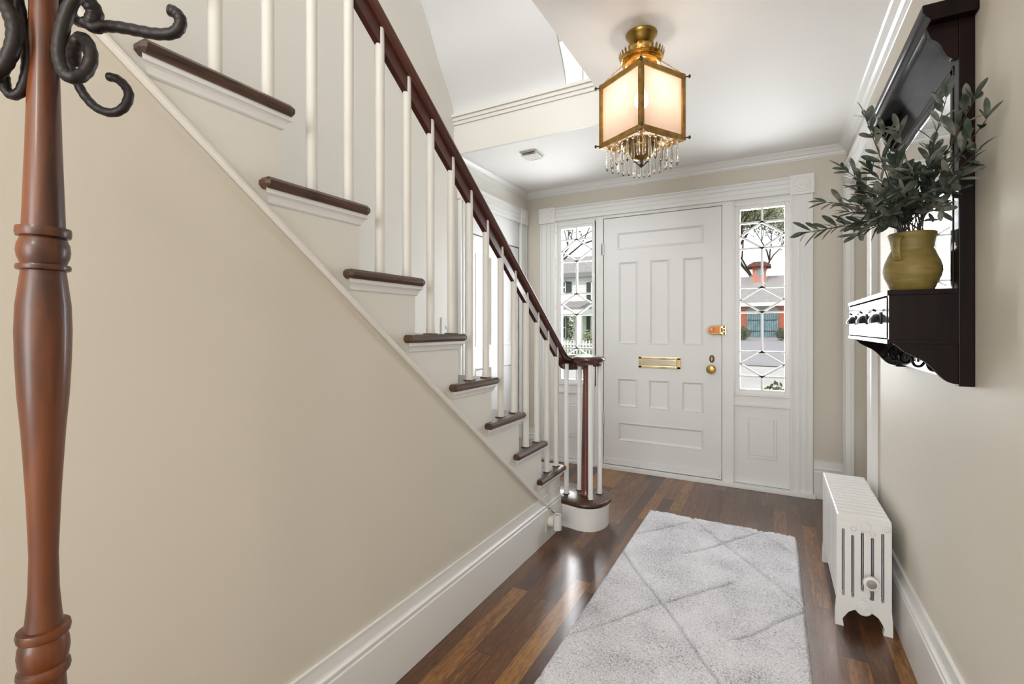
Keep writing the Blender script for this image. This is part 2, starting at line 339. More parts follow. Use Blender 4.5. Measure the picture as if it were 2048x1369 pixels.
# baseboards
bp = [(0, 0), (.016, 0), (.016, .175), (.012, .180), (.012, .186), (.016, .190), (.016, .196), (.010, .202), (.008, .208), (.006, .243), (.010, .246), (.010, .250), (0, .250)]
bm = B(); prism(bm, [(XS-.004+a, b) for a, b in bp], 'y', YB, 2.63); struct('baseboard_left', bm, 'trim', 'tall white baseboard along the stair wall')
bm = B(); prism(bm, [(WR-a*1.1, b*1.03) for a, b in bp], 'y', YB, 2.86); prism(bm, [(WR-a, b) for a, b in bp], 'y', 3.92, YF)
struct('baseboard_right', bm, 'trim', 'tall white baseboard along the right wall')
bm = B(); prism(bm, [(YF-a, b*1.08) for a, b in bp], 'x', .25, WR); prism(bm, [(YF-a, b*1.08) for a, b in bp], 'x', WL, -1.88); prism(bm, [(WL+a, b) for a, b in bp], 'y', 2.6, 2.93)
struct('baseboard_front', bm, 'trim', 'white baseboard between door surround and corner')
bm = B()
for xa, xb, za, zb in ((-1.1, .4, .3, 2.35), (-1.9, .1, 3.3, 4.9)):
    mx_ = (xa+xb)/2; mz_ = (za+zb)/2
    for a in ((xa-.06, xa+.04, za-.06, zb+.06), (xb-.04, xb+.06, za-.06, zb+.06), (xa, xb, zb-.04, zb+.06), (xa, xb, za-.06, za+.04), (mx_-.02, mx_+.02, za, zb), (xa, xb, mz_-.02, mz_+.02)): box(bm, a[0], a[1], YB-.06, YB+.015, a[2], a[3])
struct('trim_10', bm, 'trim')  # frames of two invented rear windows, made to go with the fill lights
# ---------------------------------------------------------------- casings
def casing_v(bm, ax, a0, a1, z0, z1, f, back):
    """vertical moulded casing; ax 'x': spans x a0..a1 with its face at y=f; ax 'y': spans y, face at x=f"""
    w = a1-a0; s = 1 if back > f else -1
    rows = [(0, .10, .0), (.10, .30, .008), (.30, .42, .002), (.42, .62, .010), (.62, .72, .002), (.72, .92, .008), (.92, 1, .0)]
    for p, q, dp in rows:
        y0, y1 = sorted((f+s*dp, back))
        if ax == 'x': box(bm, a0+w*p, a0+w*q, y0, y1, z0, z1)
        else: box(bm, y0, y1, a0+w*p, a0+w*q, z0, z1)
def casing_h(bm, ax, a0, a1, z0, z1, f, back):
    h = z1-z0; s = 1 if back > f else -1
    for p, q, dp in [(0, .10, .0), (.10, .30, .008), (.30, .42, .002), (.42, .62, .010), (.62, .72, .002), (.72, .90, .008), (.90, 1, -.004)]:
        y0, y1 = sorted((f+s*dp, back))
        if ax == 'x': box(bm, a0, a1, y0, y1, z0+h*p, z0+h*q)
        else: box(bm, y0, y1, a0, a1, z0+h*p, z0+h*q)
def block(bm, ax, a0, a1, z0, z1, f, back):
    y0, y1 = sorted((f, back)); s = 1 if back > f else -1
    c = ((a0+a1)/2, (z0+z1)/2); r = (a1-a0)*.36
    if ax == 'x':
        box(bm, a0, a1, y0, y1, z0, z1, .003)
        for rr, t in ((r, .004), (r*.7, .007), (r*.3, .011)): lathe(bm, [(0, 0), (rr, 0), (rr-.003, t), (0, t)], seg=28, mat=disc_y(None, (c[0], f, c[1])))
    else:
        box(bm, y0, y1, a0, a1, z0, z1, .003)
        for rr, t in ((r, .004), (r*.7, .007), (r*.3, .011)): lathe(bm, [(0, 0), (rr, 0), (rr-.003, t), (0, t)], seg=28, mat=Matrix.Translation((f, c[0], c[1])) @ Matrix.Rotation(PI/2*(-s), 4, 'Y'))
bm = B()
casing_v(bm, 'x', -1.868, -1.725, 0, 2.15, 3.925, YF); casing_v(bm, 'x', .108, .245, 0, 2.15, 3.925, YF)
block(bm, 'x', -1.878, -1.72, 2.145, 2.285, 3.916, YF); block(bm, 'x', .104, .255, 2.145, 2.285, 3.916, YF)
casing_h(bm, 'x', -1.72, .104, 2.160, 2.275, 3.922, YF)
box(bm, -1.88, .26, 3.905, 3.96, 0, .028, .003)
struct('trim_5', bm, 'trim', 'white fluted surround with corner blocks around the front door')
bm = B()
casing_v(bm, 'y', 2.865, 2.98, 0, 2.15, WR-.026, WR); casing_v(bm, 'y', 3.80, 3.925, 0, 2.15, WR-.026, WR)
casing_h(bm, 'y', 2.865, 3.925, 2.15, 2.285, WR-.024, WR)
box(bm, WR, WR+.02, 3.785, 3.80, 0, 2.15); struct('trim_6', bm, 'trim', 'white casing of the opening in the right wall')
bm = B()
casing_v(bm, 'y', 2.86, 2.985, 0, 2.15, WL+.026, WL); casing_v(bm, 'y', 3.815, 3.935, 0, 2.15, WL+.026, WL)
block(bm, 'y', 2.85, 2.99, 2.145, 2.285, WL+.034, WL); block(bm, 'y', 3.81, 3.94, 2.145, 2.285, WL+.034, WL); casing_h(bm, 'y', 2.99, 3.81, 2.15, 2.278, WL+.026, WL)
struct('trim_7', bm, 'trim', 'white casing around the side door behind the balusters')
# ---------------------------------------------------------------- panelled boards
def panels(bm, x0, x1, z0, z1, y, thick, rects, depth=.010, bev=.012, bead=.006):
    """slab facing -y with sunk panels"""
    xs = sorted({x0, x1, *[r[0] for r in rects], *[r[1] for r in rects]}); zs = sorted({z0, z1, *[r[2] for r in rects], *[r[3] for r in rects]})
    def q(a, b_, c, d): bm.faces.new([bm.verts.new(v) for v in (a, b_, c, d)])
    for xa, xb in zip(xs, xs[1:]):
        for za, zb in zip(zs, zs[1:]):
            cx, cz = (xa+xb)/2, (za+zb)/2
            if any(r[0] < cx < r[1] and r[2] < cz < r[3] for r in rects): continue
            q((xa, y, za), (xb, y, za), (xb, y, zb), (xa, y, zb))
    for r in rects:
        loops = [(0, 0), (.002, -bead*.6), (bead, -bead*.6), (bead+.002, 0), (bead+.002+bev, depth), (bead+.004+bev, depth)]
        L = [[(r[0]+i, y+d, r[2]+i), (r[1]-i, y+d, r[2]+i), (r[1]-i, y+d, r[3]-i), (r[0]+i, y+d, r[3]-i)] for i, d in loops]
        for a, b_ in zip(L, L[1:]):
            for k in range(4): q(a[k], a[(k+1) % 4], b_[(k+1) % 4], b_[k])
        q(*L[-1])
    yb = y+thick
    q((x0, yb, z0), (x0, yb, z1), (x1, yb, z1), (x1, yb, z0))
    q((x0, y, z0), (x0, y, z1), (x0, yb, z1), (x0, yb, z0)); q((x1, y, z0), (x1, yb, z0), (x1, yb, z1), (x1, y, z1))
    q((x0, y, z1), (x1, y, z1), (x1, yb, z1), (x0, yb, z1)); q((x0, y, z0), (x0, yb, z0), (x1, yb, z0), (x1, y, z0))
    bmesh.ops.remove_doubles(bm, verts=bm.verts, dist=1e-5); bmesh.ops.recalc_face_normals(bm, faces=bm.faces)
# front door
bm = B(); panels(bm, -1.276, -.345, .035, 2.132, 3.955, .045, [(-1.163, -.476, 1.86, 2.005), (-1.150, -.99, 1.062, 1.755), (-.89, -.732, 1.062, 1.755), (-.631, -.478, 1.062, 1.755),
    (-1.156, -.988, .532, .770), (-.897, -.732, .532, .770), (-.638, -.476, .532, .770), (-1.15, -.476, .242, .398)])
door = struct('door_1', bm, 'door', 'white panelled front door with brass letter slot and knob')
def dpart(name, bm, mat, label=None, parent=door, smooth=False, auto=35):
    o = obj(name, bm, mat, parent, smooth, auto)
    if label: o['label'] = label
    return o
bm = B(); box(bm, -1.276, -.345, 3.945, 3.957, .035, .085, .003); dpart('door_sweep', bm, 'door')
bm = B()
for x in (-.36, -.66, -.97, -1.25): lathe(bm, [(0, 0), (.003, 0), (.003, .002), (0, .002)], seg=8, mat=disc_y(None, (x, 3.945, .06)))
dpart('screw', bm, 'bronze', 'small dark screws in the door sweep')
# letter slot
bm = B(); X0, X1, Z0, Z1, y = -.978, -.645, .868, .958, 3.955
for a in ((X0, X1, Z1-.018, Z1), (X0, X1, Z0, Z0+.018), (X0, X0+.028, Z0, Z1), (X1-.028, X1, Z0, Z1)): box(bm, a[0], a[1], y-.010, y, a[2], a[3], .003)
slot = dpart('letter_slot', bm, 'brasspol', 'polished brass letter slot')
bm = B(); box(bm, X0+.03, X1-.03, y-.006, y-.001, Z0+.02, Z1-.02, .002); dpart('letter_flap', bm, plain('silvered_brass', (.62, .56, .44), .22, metal=.9), 'silvery brass flap', slot)
bm = B()
for z in (Z1-.012, Z0+.012): lathe(bm, [(0, 0), (.0045, 0), (.003, .003), (0, .003)], seg=10, mat=disc_y(None, (X0+.012, y-.010, z)))
dpart('rivet', bm, 'bronze', None, slot)
# knob
bm = B(); lathe(bm, [(.0, 0), (.030, 0), (.030, .004), (.024, .008), (.012, .012), (.012, .030), (.026, .034), (.033, .042), (.033, .052), (.028, .060), (.010, .063), (0, .063)], seg=36, mat=disc_y(None, (-.417, 3.955, .878)))
dpart('door_knob', bm, 'brassdk', 'aged brass door knob', smooth=True)
bm = B(); lathe(bm, [(0, 0), (.019, 0), (.018, .005), (.010, .007), (0, .007)], seg=24, mat=Matrix.Translation((-.414, 3.955, .957)) @ Matrix.Diagonal((1, 1, 1.6, 1)) @ Matrix.Rotation(PI/2, 4, 'X'))
kh = dpart('keyhole_plate', bm, 'bronze', 'oval dark bronze keyhole cover', smooth=True)
bm = B(); box(bm, -.424, -.404, 3.944, 3.949, .953, .961, .001); box(bm, -.418, -.410, 3.943, 3.949, .938, .976, .001); dpart('turn_piece', bm, 'brassdk', None, kh)
# rim lock
bm = B(); out = [(-.343, 1.146), (-.343, 1.214)]+[(-.410+.034*math.cos(a), 1.18+.034*math.sin(a)) for a in [PI/2+PI*i/14 for i in range(15)]]
prism(bm, out, 'y', 3.925, 3.955, .003); lk = dpart('rim_lock', bm, 'brass', 'brass rim lock with copper face', smooth=True)
bm = B(); out = [(-.357, 1.153), (-.357, 1.207)]+[(-.410+.026*math.cos(a), 1.18+.026*math.sin(a)) for a in [PI/2+PI*i/14 for i in range(15)]]
prism(bm, out, 'y', 3.921, 3.926, .001); dpart('lock_face', bm, 'copper', 'reddish copper lock face', lk)
bm = B(); lathe(bm, [(0, 0), (.016, 0), (.014, .008), (.006, .011), (0, .011)], seg=24, mat=disc_y(None, (-.412, 3.921, 1.182))); dpart('lock_button', bm, 'coppin', 'pink copper round thumb button', lk, True)
bm = B()
for z0, z1 in ((1.145, 1.166), (1.169, 1.190), (1.193, 1.214)): lathe(bm, [(0, z0), (.009, z0), (.009, z1), (0, z1)], (-.327, 3.928, 0), 16)
box(bm, -.336, -.312, 3.93, 3.946, 1.145, 1.214, .002); box(bm, -.345, -.330, 3.926, 3.936, 1.150, 1.162); box(bm, -.345, -.330, 3.926, 3.936, 1.197, 1.209)
dpart('lock_strike', bm, 'brasspol', 'brass knuckled strike', lk)
for z in (.42, 1.87):
    bm = B(); box(bm, -1.295, -1.270, 3.945, 3.953, z-.05, z+.05, .001); lathe(bm, [(0, z-.05), (.006, z-.05), (.006, z+.05), (0, z+.05)], (-1.281, 3.944, 0), 12); dpart('hinge', bm, 'door')
# frame posts, sidelights
def sidelight(n, x0, x1, g0, g1, pl, pr, label):
    """x0..x1 full bay, g0..g1 glass"""
    root = thing('window_%d' % n, label, 'window', (x0, 3.955, 0)); root['kind'] = 'structure'
    bm = B(); yb = 3.955
    gt, gb = 2.086, .738
    # flat board around the sash: pieces, then sash frame proud of it
    box(bm, x0, g0-.035, yb, yb+.05, .03, 2.16); box(bm, g1+.035, x1, yb, yb+.05, .03, 2.16); box(bm, g0-.035, g1+.035, yb, yb+.05, gt+.035, 2.16); box(bm, g0-.035, g1+.035, yb, yb+.05, .62, gb-.035)
    for a in ((g0-.045, g1+.045, gt+.028, gt+.042), (g0-.045, g1+.045, gb-.050, gb-.030), (g0-.045, g0-.033, gb-.04, gt+.04), (g1+.033, g1+.045, gb-.04, gt+.04)): box(bm, a[0], a[1], yb-.010, yb+.01, a[2], a[3], .002)
    obj('window_frame', bm, 'trim', root)
    bm = B()
    for a in ((g0-.035, g0, gb-.035, gt+.035), (g1, g1+.035, gb-.035, gt+.035), (g0, g1, gt, gt+.035), (g0, g1, gb-.035, gb)): box(bm, a[0], a[1], yb+.004, yb+.045, a[2], a[3], .003)
    s = obj('sash', bm, 'trim', root)
    bm = B(); t = .007; ya, yc = yb+.010, yb+.032; mx = (g0+g1)/2
    zz = [gt, 1.985, 1.790, 1.500, 1.314, 1.018, .834, gb]
    for z in zz[1:-1]: box(bm, g0, g1, ya, yc, z-t, z+t)
    for a, b_ in ((0, 1), (2, 3), (4, 5), (6, 7)): box(bm, mx-t, mx+t, ya, yc, zz[b_], zz[a])
    def bar(p, q):
        d = Vector((q[0]-p[0], q[1]-p[1])).normalized(); nx, nz = -d.y*t, d.x*t
        prism(bm, [(p[0]+nx, p[1]+nz), (q[0]+nx, q[1]+nz), (q[0]-nx, q[1]-nz), (p[0]-nx, p[1]-nz)], 'y', ya, yc)
    for a, b_ in ((1, 2), (3, 4), (5, 6)):
        zt, zb, zm = zz[a], zz[b_], (zz[a]+zz[b_])/2
        bar((mx, zt), (g0, zm)); bar((g0, zm), (mx, zb)); bar((mx, zb), (g1, zm)); bar((g1, zm), (mx, zt))
    obj('muntins', bm, 'trim', s)
    bm = B(); box(bm, g0, g1, yb+.018, yb+.022, gb, gt); obj('pane', bm, 'glass', s)
    bm = B(); panels(bm, x0, x1, .030, .615, yb+.004, .03, [(pl, pr, .228, .53)], depth=-.004, bev=.012, bead=.010)
    box(bm, x0, x1, yb-.012, yb+.02, .612, .628, .003); obj('lower_panel', bm, 'trim', root)
    return root
sidelight(1, -.258, .108, -.217, .073, -.170, .022, 'tall sidelight window right of the door with diamond glazing bars')
sidelight(2, -1.725, -1.364, -1.674, -1.387, -1.63, -1.44, 'tall sidelight window left of the door behind the newel post')
bm = B()
for a, b_ in ((-.341, -.258), (-1.364, -1.281)):
    box(bm, a, b_, 3.945, 4.05, 0, 2.16, .002); box(bm, b_-.010 if a > -1 else a, b_ if a > -1 else a+.010, 3.937, 3.95, .03, 2.15, .002)
box(bm, -1.281, -.341, 3.945, 4.05, 2.136, 2.16, .002); box(bm, -1.281, -.341, 3.93, 4.1, 0, .03, .003)
struct('trim_8', bm, 'trim', 'white jamb posts beside the front door')
bm = B(); box(bm, -1.281, -.341, 4.005, 4.06, .03, 2.136); box(bm, -1.9, .3, YF+.1, YF+.13, 0, .03); struct('trim_9', bm, 'black')
# upper front window
root = thing('window_3', 'bright upstairs window glimpsed through the stairwell opening', 'window', (-1.35, YF, 3.15)); root['kind'] = 'structure'
bm = B()
for a in ((-1.82, -1.74, 3.10, 4.5), (-1.36, -1.27, 3.10, 4.5), (-1.82, -1.27, 4.42, 4.5), (-1.82, -1.27, 3.10, 3.2)): box(bm, a[0], a[1], YF-.02, YF+.05, a[2], a[3], .003)
obj('window_frame', bm, 'trim', root)
bm = B()
for a in ((-1.74, -1.70, 3.2, 4.42), (-1.40, -1.36, 3.2, 4.42), (-1.70, -1.40, 3.2, 3.24), (-1.70, -1.40, 3.79, 3.83), (-1.48, -1.465, 3.24, 4.42)): box(bm, a[0], a[1], YF+.02, YF+.05, a[2], a[3])
s = obj('sash', bm, 'trim', root); bm = B(); box(bm, -1.72, -1.38, YF+.032, YF+.036, 3.2, 4.42); obj('pane', bm, 'glass', s)
# side door in the left wall
bm = B()
panels(bm, -3.815, -2.985, .01, 1.92, 0, .04, [(-3.70, -3.47, 1.05, 1.78), (-3.34, -3.10, 1.05, 1.78), (-3.70, -3.47, .25, .88), (-3.34, -3.10, .25, .88)])
bm.transform(Matrix(((0, -1, 0, WL-.005), (-1, 0, 0, 0), (0, 0, 1, 0), (0, 0, 0, 1)))); bmesh.ops.recalc_face_normals(bm, faces=bm.faces)
d2 = struct('door_2', bm, 'door', 'white side door behind the balusters')
bm = B(); box(bm, WL-.045, WL-.002, 2.98, 3.82, 1.93, 2.15); obj('transom_panel', bm, 'door', d2)
# ---------------------------------------------------------------- staircase
RISE, RUN = .2015, .2646
tz = lambda n: RISE*n-.035
ny = lambda n: 2.668-RUN*(n-2)
st = thing('staircase', 'white staircase with oak treads and mahogany handrail rising along the left wall', 'staircase', (-1.58, 2.9, 0))
poly = [(2.643, 0)]
for n in range(2, 15):
    poly += [(ny(n)-.025, tz(n)-.028), (ny(n+1)-.025, tz(n)-.028)]
poly += [(ny(15)-.025, sk(ny(15)-.025)-.0), (2.53, sk(2.53)), (2.53, 0)]
bm = B(); prism(bm, poly, 'x', XS-.035, XS); obj('stringer', bm, 'stairwall', st)
# sloping skirt moulding
bm = B(); p0, p1 = Vector((XS+.002, -.6, sk(-.6))), Vector((XS+.002, 2.56, sk(2.56)))
sweep(bm, [p0, p1], [(-.004, -.009), (.007, -.009), (.010, -.004), (.010, .002), (.006, .007), (.001, .009), (-.004, .009)]); obj('skirt_moulding', bm, 'stairwall', st)
bull = [(-1.125, 2.640), (-1.06, 2.628), (-1.0, 2.618), (-.95, 2.625), (-.905, 2.652), (-.875, 2.70), (-.860, 2.76), (-.862, 2.82), (-.880, 2.872), (-.912, 2.915), (-.955, 2.943), (-1.0, 2.952)]
bull = [(p.x, p.y) for p in catmull([(a, b_, 0) for a, b_ in bull], 3)]
cx_, cy_ = -1.03, 2.785
def inset(pts, d): return [(cx_+(x-cx_)*(1-d/.17), cy_+(y-cy_)*(1-d/.17)) for x, y in pts]
bm = B(); o1 = inset(bull, .018); prism(bm, [(WL, 2.60), (-1.125, 2.60)]+o1+[(WL, 2.925)], 'z', 0, tz(1)-.028); obj('bullnose_base', bm, 'trim', st, smooth=True, auto=40)
bm = B(); o1 = inset(bull, .009); prism(bm, [(-1.12, 2.64)]+o1+[(-1.12, 2.935)], 'z', tz(1)-.045, tz(1)-.028); obj('cove_moulding', bm, 'trim', st, smooth=True, auto=40)
bm = B(); prism(bm, [(WL, 2.60), (-1.125, 2.60)]+bull+[(WL, 2.952)], 'z', tz(1)-.028, tz(1), .006); obj('tread', bm, 'tread', st, smooth=True, auto=50)['label'] = 'round bullnose bottom tread'
for n in range(2, 14):
    bm = B(); y1 = ny(n); y0 = ny(n+1)-.03; z1 = tz(n); z0 = z1-.028
    bt = bmesh.new()
    vs = [(WL, y0), (XS-.01, y0), (XS-.01, y1-.350), (-1.09, y1-.350), (-1.09, y1-.012), (-1.098, y1), (WL, y1)]
    prism(bt, vs, 'z', z0, z1, .009); merge(bm, bt); t = obj('tread', bm, 'tread', st)
    bm = B()
    cv_ = [(0, 0), (.022, 0), (.022, -.011), (.017, -.013), (.013, -.017), (.010, -.024), (.008, -.031), (.004, -.034), (0, -.034)]
    prof_ = [(XS-.001+a, z0+b_) for a, b_ in cv_]; ya, yb_ = y1-.345, y1-.025
    b2 = bmesh.new(); r0_ = [b2.verts.new((x, ya-(x-XS)*.0+.022-(x-XS), z)) for x, z in prof_]; r1_ = [b2.verts.new((x, yb_+(x-XS), z)) for x, z in prof_]
    b2.faces.new(r0_[::-1]); b2.faces.new(r1_)
    for q_ in range(len(prof_)): b2.faces.new((r0_[q_], r0_[(q_+1) % len(prof_)], r1_[(q_+1) % len(prof_)], r1_[q_]))
    bmesh.ops.recalc_face_normals(b2, faces=b2.faces); merge(bm, b2)
    prism(bm, [(yb_-.001+a, z0+b_) for a, b_ in cv_], 'x', WL, XS)
    obj('cove_moulding', bm, 'trim', t)
    bm = B(); box(bm, WL, XS-.001, y1-.043, y1-.025, tz(n-1), z0); obj('riser', bm, 'trim', st)
bm = B(); box(bm, WL, -.81, -.53, ny(14), UP-.04, UP-.0); obj('landing_edge', bm, 'tread', st)
# balusters
XB = -1.140; CB = 3.012; rs = .7615
k = 0
for i in range(21):
    y = 2.617-i*RUN/2
    n = 2+int((2.668-y)//RUN); zt = CB+.062-rs*y
    if zt < tz(n)+.3: continue
    bm = B(); z0 = tz(n)
    lathe(bm, [(.017, z0-.002), (.017, z0+.012), (.0155, z0+.03), (.0155, zt-.2), (.0145, zt)], (XB, y, 0), 16)
    b_ = obj('baluster', bm, 'stairwall', st, smooth=True, auto=40)
    bm = B(); box(bm, XB-.019, XB+.019, y-.019, y+.019, z0, z0+.004); obj('baluster_foot', bm, 'tread', b_)
for x, y in ((-1.125, 2.742), (-1.077, 2.845), (-.958, 2.712), (-.943, 2.838)):
    bm = B(); z0 = tz(1); lathe(bm, [(.016, z0), (.016, z0+.02), (.0145, z0+.04), (.0145, .975)], (x, y, 0), 16); b_ = obj('baluster', bm, 'trim', st, smooth=True, auto=40)
    bm = B(); box(bm, x-.018, x+.018, y-.018, y+.018, z0, z0+.004); obj('baluster_foot', bm, 'tread', b_)
bm = B(); z0 = tz(1)
lathe(bm, [(.0, z0), (.034, z0), (.037, z0+.008), (.031, z0+.016), (.030, z0+.05), (.0290, z0+.25), (.0255, z0+.45), (.0215, z0+.62), (.0185, z0+.74), (.021, z0+.775), (.025, z0+.79), (0, z0+.79)], (-1.008, 2.775, 0), 24)
obj('newel_post', bm, 'mahog', st, smooth=True, auto=40)['label'] = 'tapered mahogany newel post'
# handrail: cap, fillet board, volute
path = [Vector((XB, y, CB+.062-rs*y)) for y in (-.3, 0, .4, .8, 1.2, 1.6, 2.0, 2.4, 2.60)]+[Vector((XB, 2.68, 1.032)), Vector((XB, 2.73, 1.002)), Vector((-1.136, 2.78, .990)), Vector((-1.115, 2.835, .987)), Vector((-1.07, 2.870, .987)), Vector((-1.015, 2.878, .987))]
path = path[:8]+catmull(path[8:], 5)
cap = [(-.024, 0), (-.034, .010), (-.036, .020), (-.031, .028), (-.024, .032), (-.015, .043), (0, .047), (.015, .043), (.024, .032), (.031, .028), (.036, .020), (.034, .010), (.024, 0)]
bm = B(); sweep(bm, path, [(a, b_*.9) for a, b_ in cap])
lathe(bm, [(0, .965), (.078, .965), (.082, .972), (.082, .984), (.094, .990), (.102, .998), (.104, 1.008), (.098, 1.018), (.08, 1.024), (0, 1.028)], (-.995, 2.782, 0), 40)
hr = obj('handrail', bm, 'rail', st, smooth=True, auto=50); hr['label'] = 'mahogany handrail with round cap at the bottom'
bm = B(); fp = path[:]; sweep(bm, [p+Vector((0, 0, -.022)) for p in fp], [(-.011, -.034), (.011, -.034), (.011, .026), (-.011, .026)]); obj('rail_fillet', bm, plain('rail_underside', (.065, .016, .010), .4, coat=.3), hr)
# ---------------------------------------------------------------- radiator
rd = thing('radiator', 'white cast iron radiator standing by the right wall', 'radiator', (.315, 2.62, 0))
def rad_plate(bm, y0, y1, feet, slots, xa, xb):
    zt = .445; zb = .055
    out = [(xa+.006, zt), (xb-.006, zt), (xb, zt-.008), (xb, .10)]
    if feet: out += [(xb+.004, .05), (xb+.004, 0), (xb-.026, 0), (xb-.022, .028), (xb-.040, .062), (xb-.058, .074), (xa+.058, .074), (xa+.040, .062), (xa+.020, .030), (xa+.024, 0), (xa-.004, 0), (xa-.004, .05)]
    else: out += [(xb-.01, .06), (xa+.01, .06)]
    out += [(xa, .10), (xa, zt-.008)]
    b = bmesh.new(); edges = []
    for loop in [out]+[[(x-.005, a+.004), (x-.003, a), (x+.003, a), (x+.005, a+.004), (x+.005, c-.004), (x+.003, c), (x-.003, c), (x-.005, c-.004)] for x, a, c in slots]:
        vs = [b.verts.new((p[0], y0, p[1])) for p in loop]
        for i in range(len(vs)): edges.append(b.edges.new((vs[i], vs[(i+1) % len(vs)])))
    bmesh.ops.triangle_fill(b, use_beauty=True, use_dissolve=True, edges=edges)
    r = bmesh.ops.extrude_face_region(b, geom=b.faces[:]); bmesh.ops.translate(b, vec=(0, y1-y0, 0), verts=[v for v in r['geom'] if isinstance(v, bmesh.types.BMVert)])
    bmesh.ops.recalc_face_normals(b, faces=b.faces); merge(bm, b)
SL = [(.2475, .123, .392), (.2785, .122, .371), (.310, .155, .387), (.342, .126, .373), (.374, .126, .396)]
for i in range(14):
    y = 2.31+i*.0445; bm = B()
    rad_plate(bm, y, y+.026, i in (0, 13), SL, .225, .402)
    for zc in (.088, .405): lathe(bm, [(0, 0), (.022, 0), (.022, .0185), (0, .0185)], seg=16, mat=Matrix.Translation((.314, y+.0445, zc)) @ Matrix.Rotation(PI/2, 4, 'X'))
    prism(bm, [(.2255, .425), (.4015, .425), (.4015, .445), (.398, .449), (.229, .449), (.2255, .445)], 'y', y-.0012, y+.0375, .002)
    sct = obj('radiator_section', bm, 'rad', rd)
for x_, z_, r_ in ((.314, .416, .025), (.385, .417, .013), (.281, .398, .010), (.343, .391, .010), (.314, .088, .028), (.314, .125, .009)):
    bm = B(); lathe(bm, [(0, 0), (r_, 0), (r_, .003), (r_*.86, .005), (r_*.8, .003), (r_*.66, .003), (r_*.6, .006), (r_*.4, .006), (r_*.34, .009), (0, .010)], seg=28, mat=disc_y(None, (x_, 2.31, z_)))
    obj('boss_ornament', bm, 'rad', rd, smooth=True, auto=40)
bm = B(); lathe(bm, [(0, 0), (.010, 0), (.010, .02), (.024, .022), (.027, .030), (.026, .040), (.018, .043), (0, .043)], seg=28, mat=disc_y(None, (.333, 2.31, .208)))
vk = obj('valve_knob', bm, 'rad', rd, smooth=True, auto=40); vk['label'] = 'round valve knob with steel face'
bm = B(); lathe(bm, [(0, 0), (.017, 0), (.016, .003), (0, .004)], seg=24, mat=disc_y(None, (.333, 2.267, .208))); obj('knob_face', bm, 'steel', vk, smooth=True, auto=40)
bm = B(); tube(bm, catmull([(.333, 2.298, .20), (.336, 2.296, .17), (.338, 2.303, .145), (.336, 2.312, .13)], 5), .004); obj('valve_stem', bm, 'steel', vk, smooth=True)
# ---------------------------------------------------------------- rug
def rug():
    x0, x1, y0, y1 = -.70, .118, .72, 3.115; nx, ny_ = 330, 900
    X, Y = np.meshgrid(np.linspace(x0, x1, nx), np.linspace(y0, y1, ny_)); rng = np.random.default_rng(3)
    # round the corners
    cx, cy = (x0+x1)/2, (y0+y1)/2; hx, hy = (x1-x0)/2, (y1-y0)/2; r = .045
    U, V = (X-cx)/hx, (Y-cy)/hy
    ax, ay = np.abs(X-cx), np.abs(Y-cy); qx, qy = np.maximum(ax-(hx-r), 0), np.maximum(ay-(hy-r), 0); L = np.hypot(qx, qy); m = np.maximum(qx, qy)
    s = np.where(L > 1e-6, m/np.maximum(L, 1e-6), 1)
    X = cx+np.sign(X-cx)*(np.minimum(ax, hx-r)+qx*s); Y = cy+np.sign(Y-cy)*(np.minimum(ay, hy-r)+qy*s)
    def vn(fx, fy, seed):
        g = np.random.default_rng(seed).random((int(fy*(y1-y0))+3, int(fx*(x1-x0))+3)); a = (X-x0)*fx; b = (Y-y0)*fy
        i, j = a.astype(int), b.astype(int); u, v = a-i, b-j; u = u*u*(3-2*u); v = v*v*(3-2*v)
        return g[j, i]*(1-u)*(1-v)+g[j, i+1]*u*(1-v)+g[j+1, i]*(1-u)*v+g[j+1, i+1]*u*v
    h = .017+.004*vn(9, 9, 1)+.0035*vn(70, 55, 2)+.0045*vn(150, 110, 4)
    Xw = X+.02*(vn(6, 6, 8)-.5); Yw = Y+.02*(vn(6, 6, 9)-.5)
    def line(t, w): 
        t = np.abs((t+.5) % 1-.5); return np.exp(-(t/w)**2)
    a = line((Xw*1.0+Yw*.72)/.36, .024); b = line((Xw*1.0-Yw*.72)/.36+.3, .024)
    seg = (np.sin(Xw*7+Yw*5) > -.2); seg2 = (np.sin(Xw*5-Yw*8+1) > -.3)
    h = h-.013*a*seg-.013*b*seg2
    e = np.minimum(np.minimum((X-x0), (x1-X)), np.minimum(Y-y0, y1-Y)); h = h*np.clip(.35+e/.018, 0, 1)
    e2 = np.zeros_like(h, bool); e2[0, :] = e2[-1, :] = e2[:, 0] = e2[:, -1] = True
    X = X+np.where(e2, .003*(rng.random(X.shape)-.5), 0); Y = Y+np.where(e2, .003*(rng.random(X.shape)-.5), 0); h = np.where(e2, .001, h)
    co = np.stack([X, Y, h+.001], -1).reshape(-1, 3).astype(np.float32)
    idx = np.arange(nx*ny_).reshape(ny_, nx); q = np.stack([idx[:-1, :-1], idx[:-1, 1:], idx[1:, 1:], idx[1:, :-1]], -1).reshape(-1, 4)
    me = bpy.data.meshes.new('runner_rug'); me.vertices.add(len(co)); me.vertices.foreach_set('co', co.ravel()); me.loops.add(q.size); me.loops.foreach_set('vertex_index', q.ravel().astype(np.int32))
    me.polygons.add(len(q)); me.polygons.foreach_set('loop_start', np.arange(0, q.size, 4, dtype=np.int32)); me.update(calc_edges=True); me.shade_smooth()
    me.materials.append(M['rug']); o = bpy.data.objects.new('runner_rug', me); COL.objects.link(o)
    tag(o, 'light grey plush runner rug with carved diamond lines lying before the front door', 'rug')
rug()
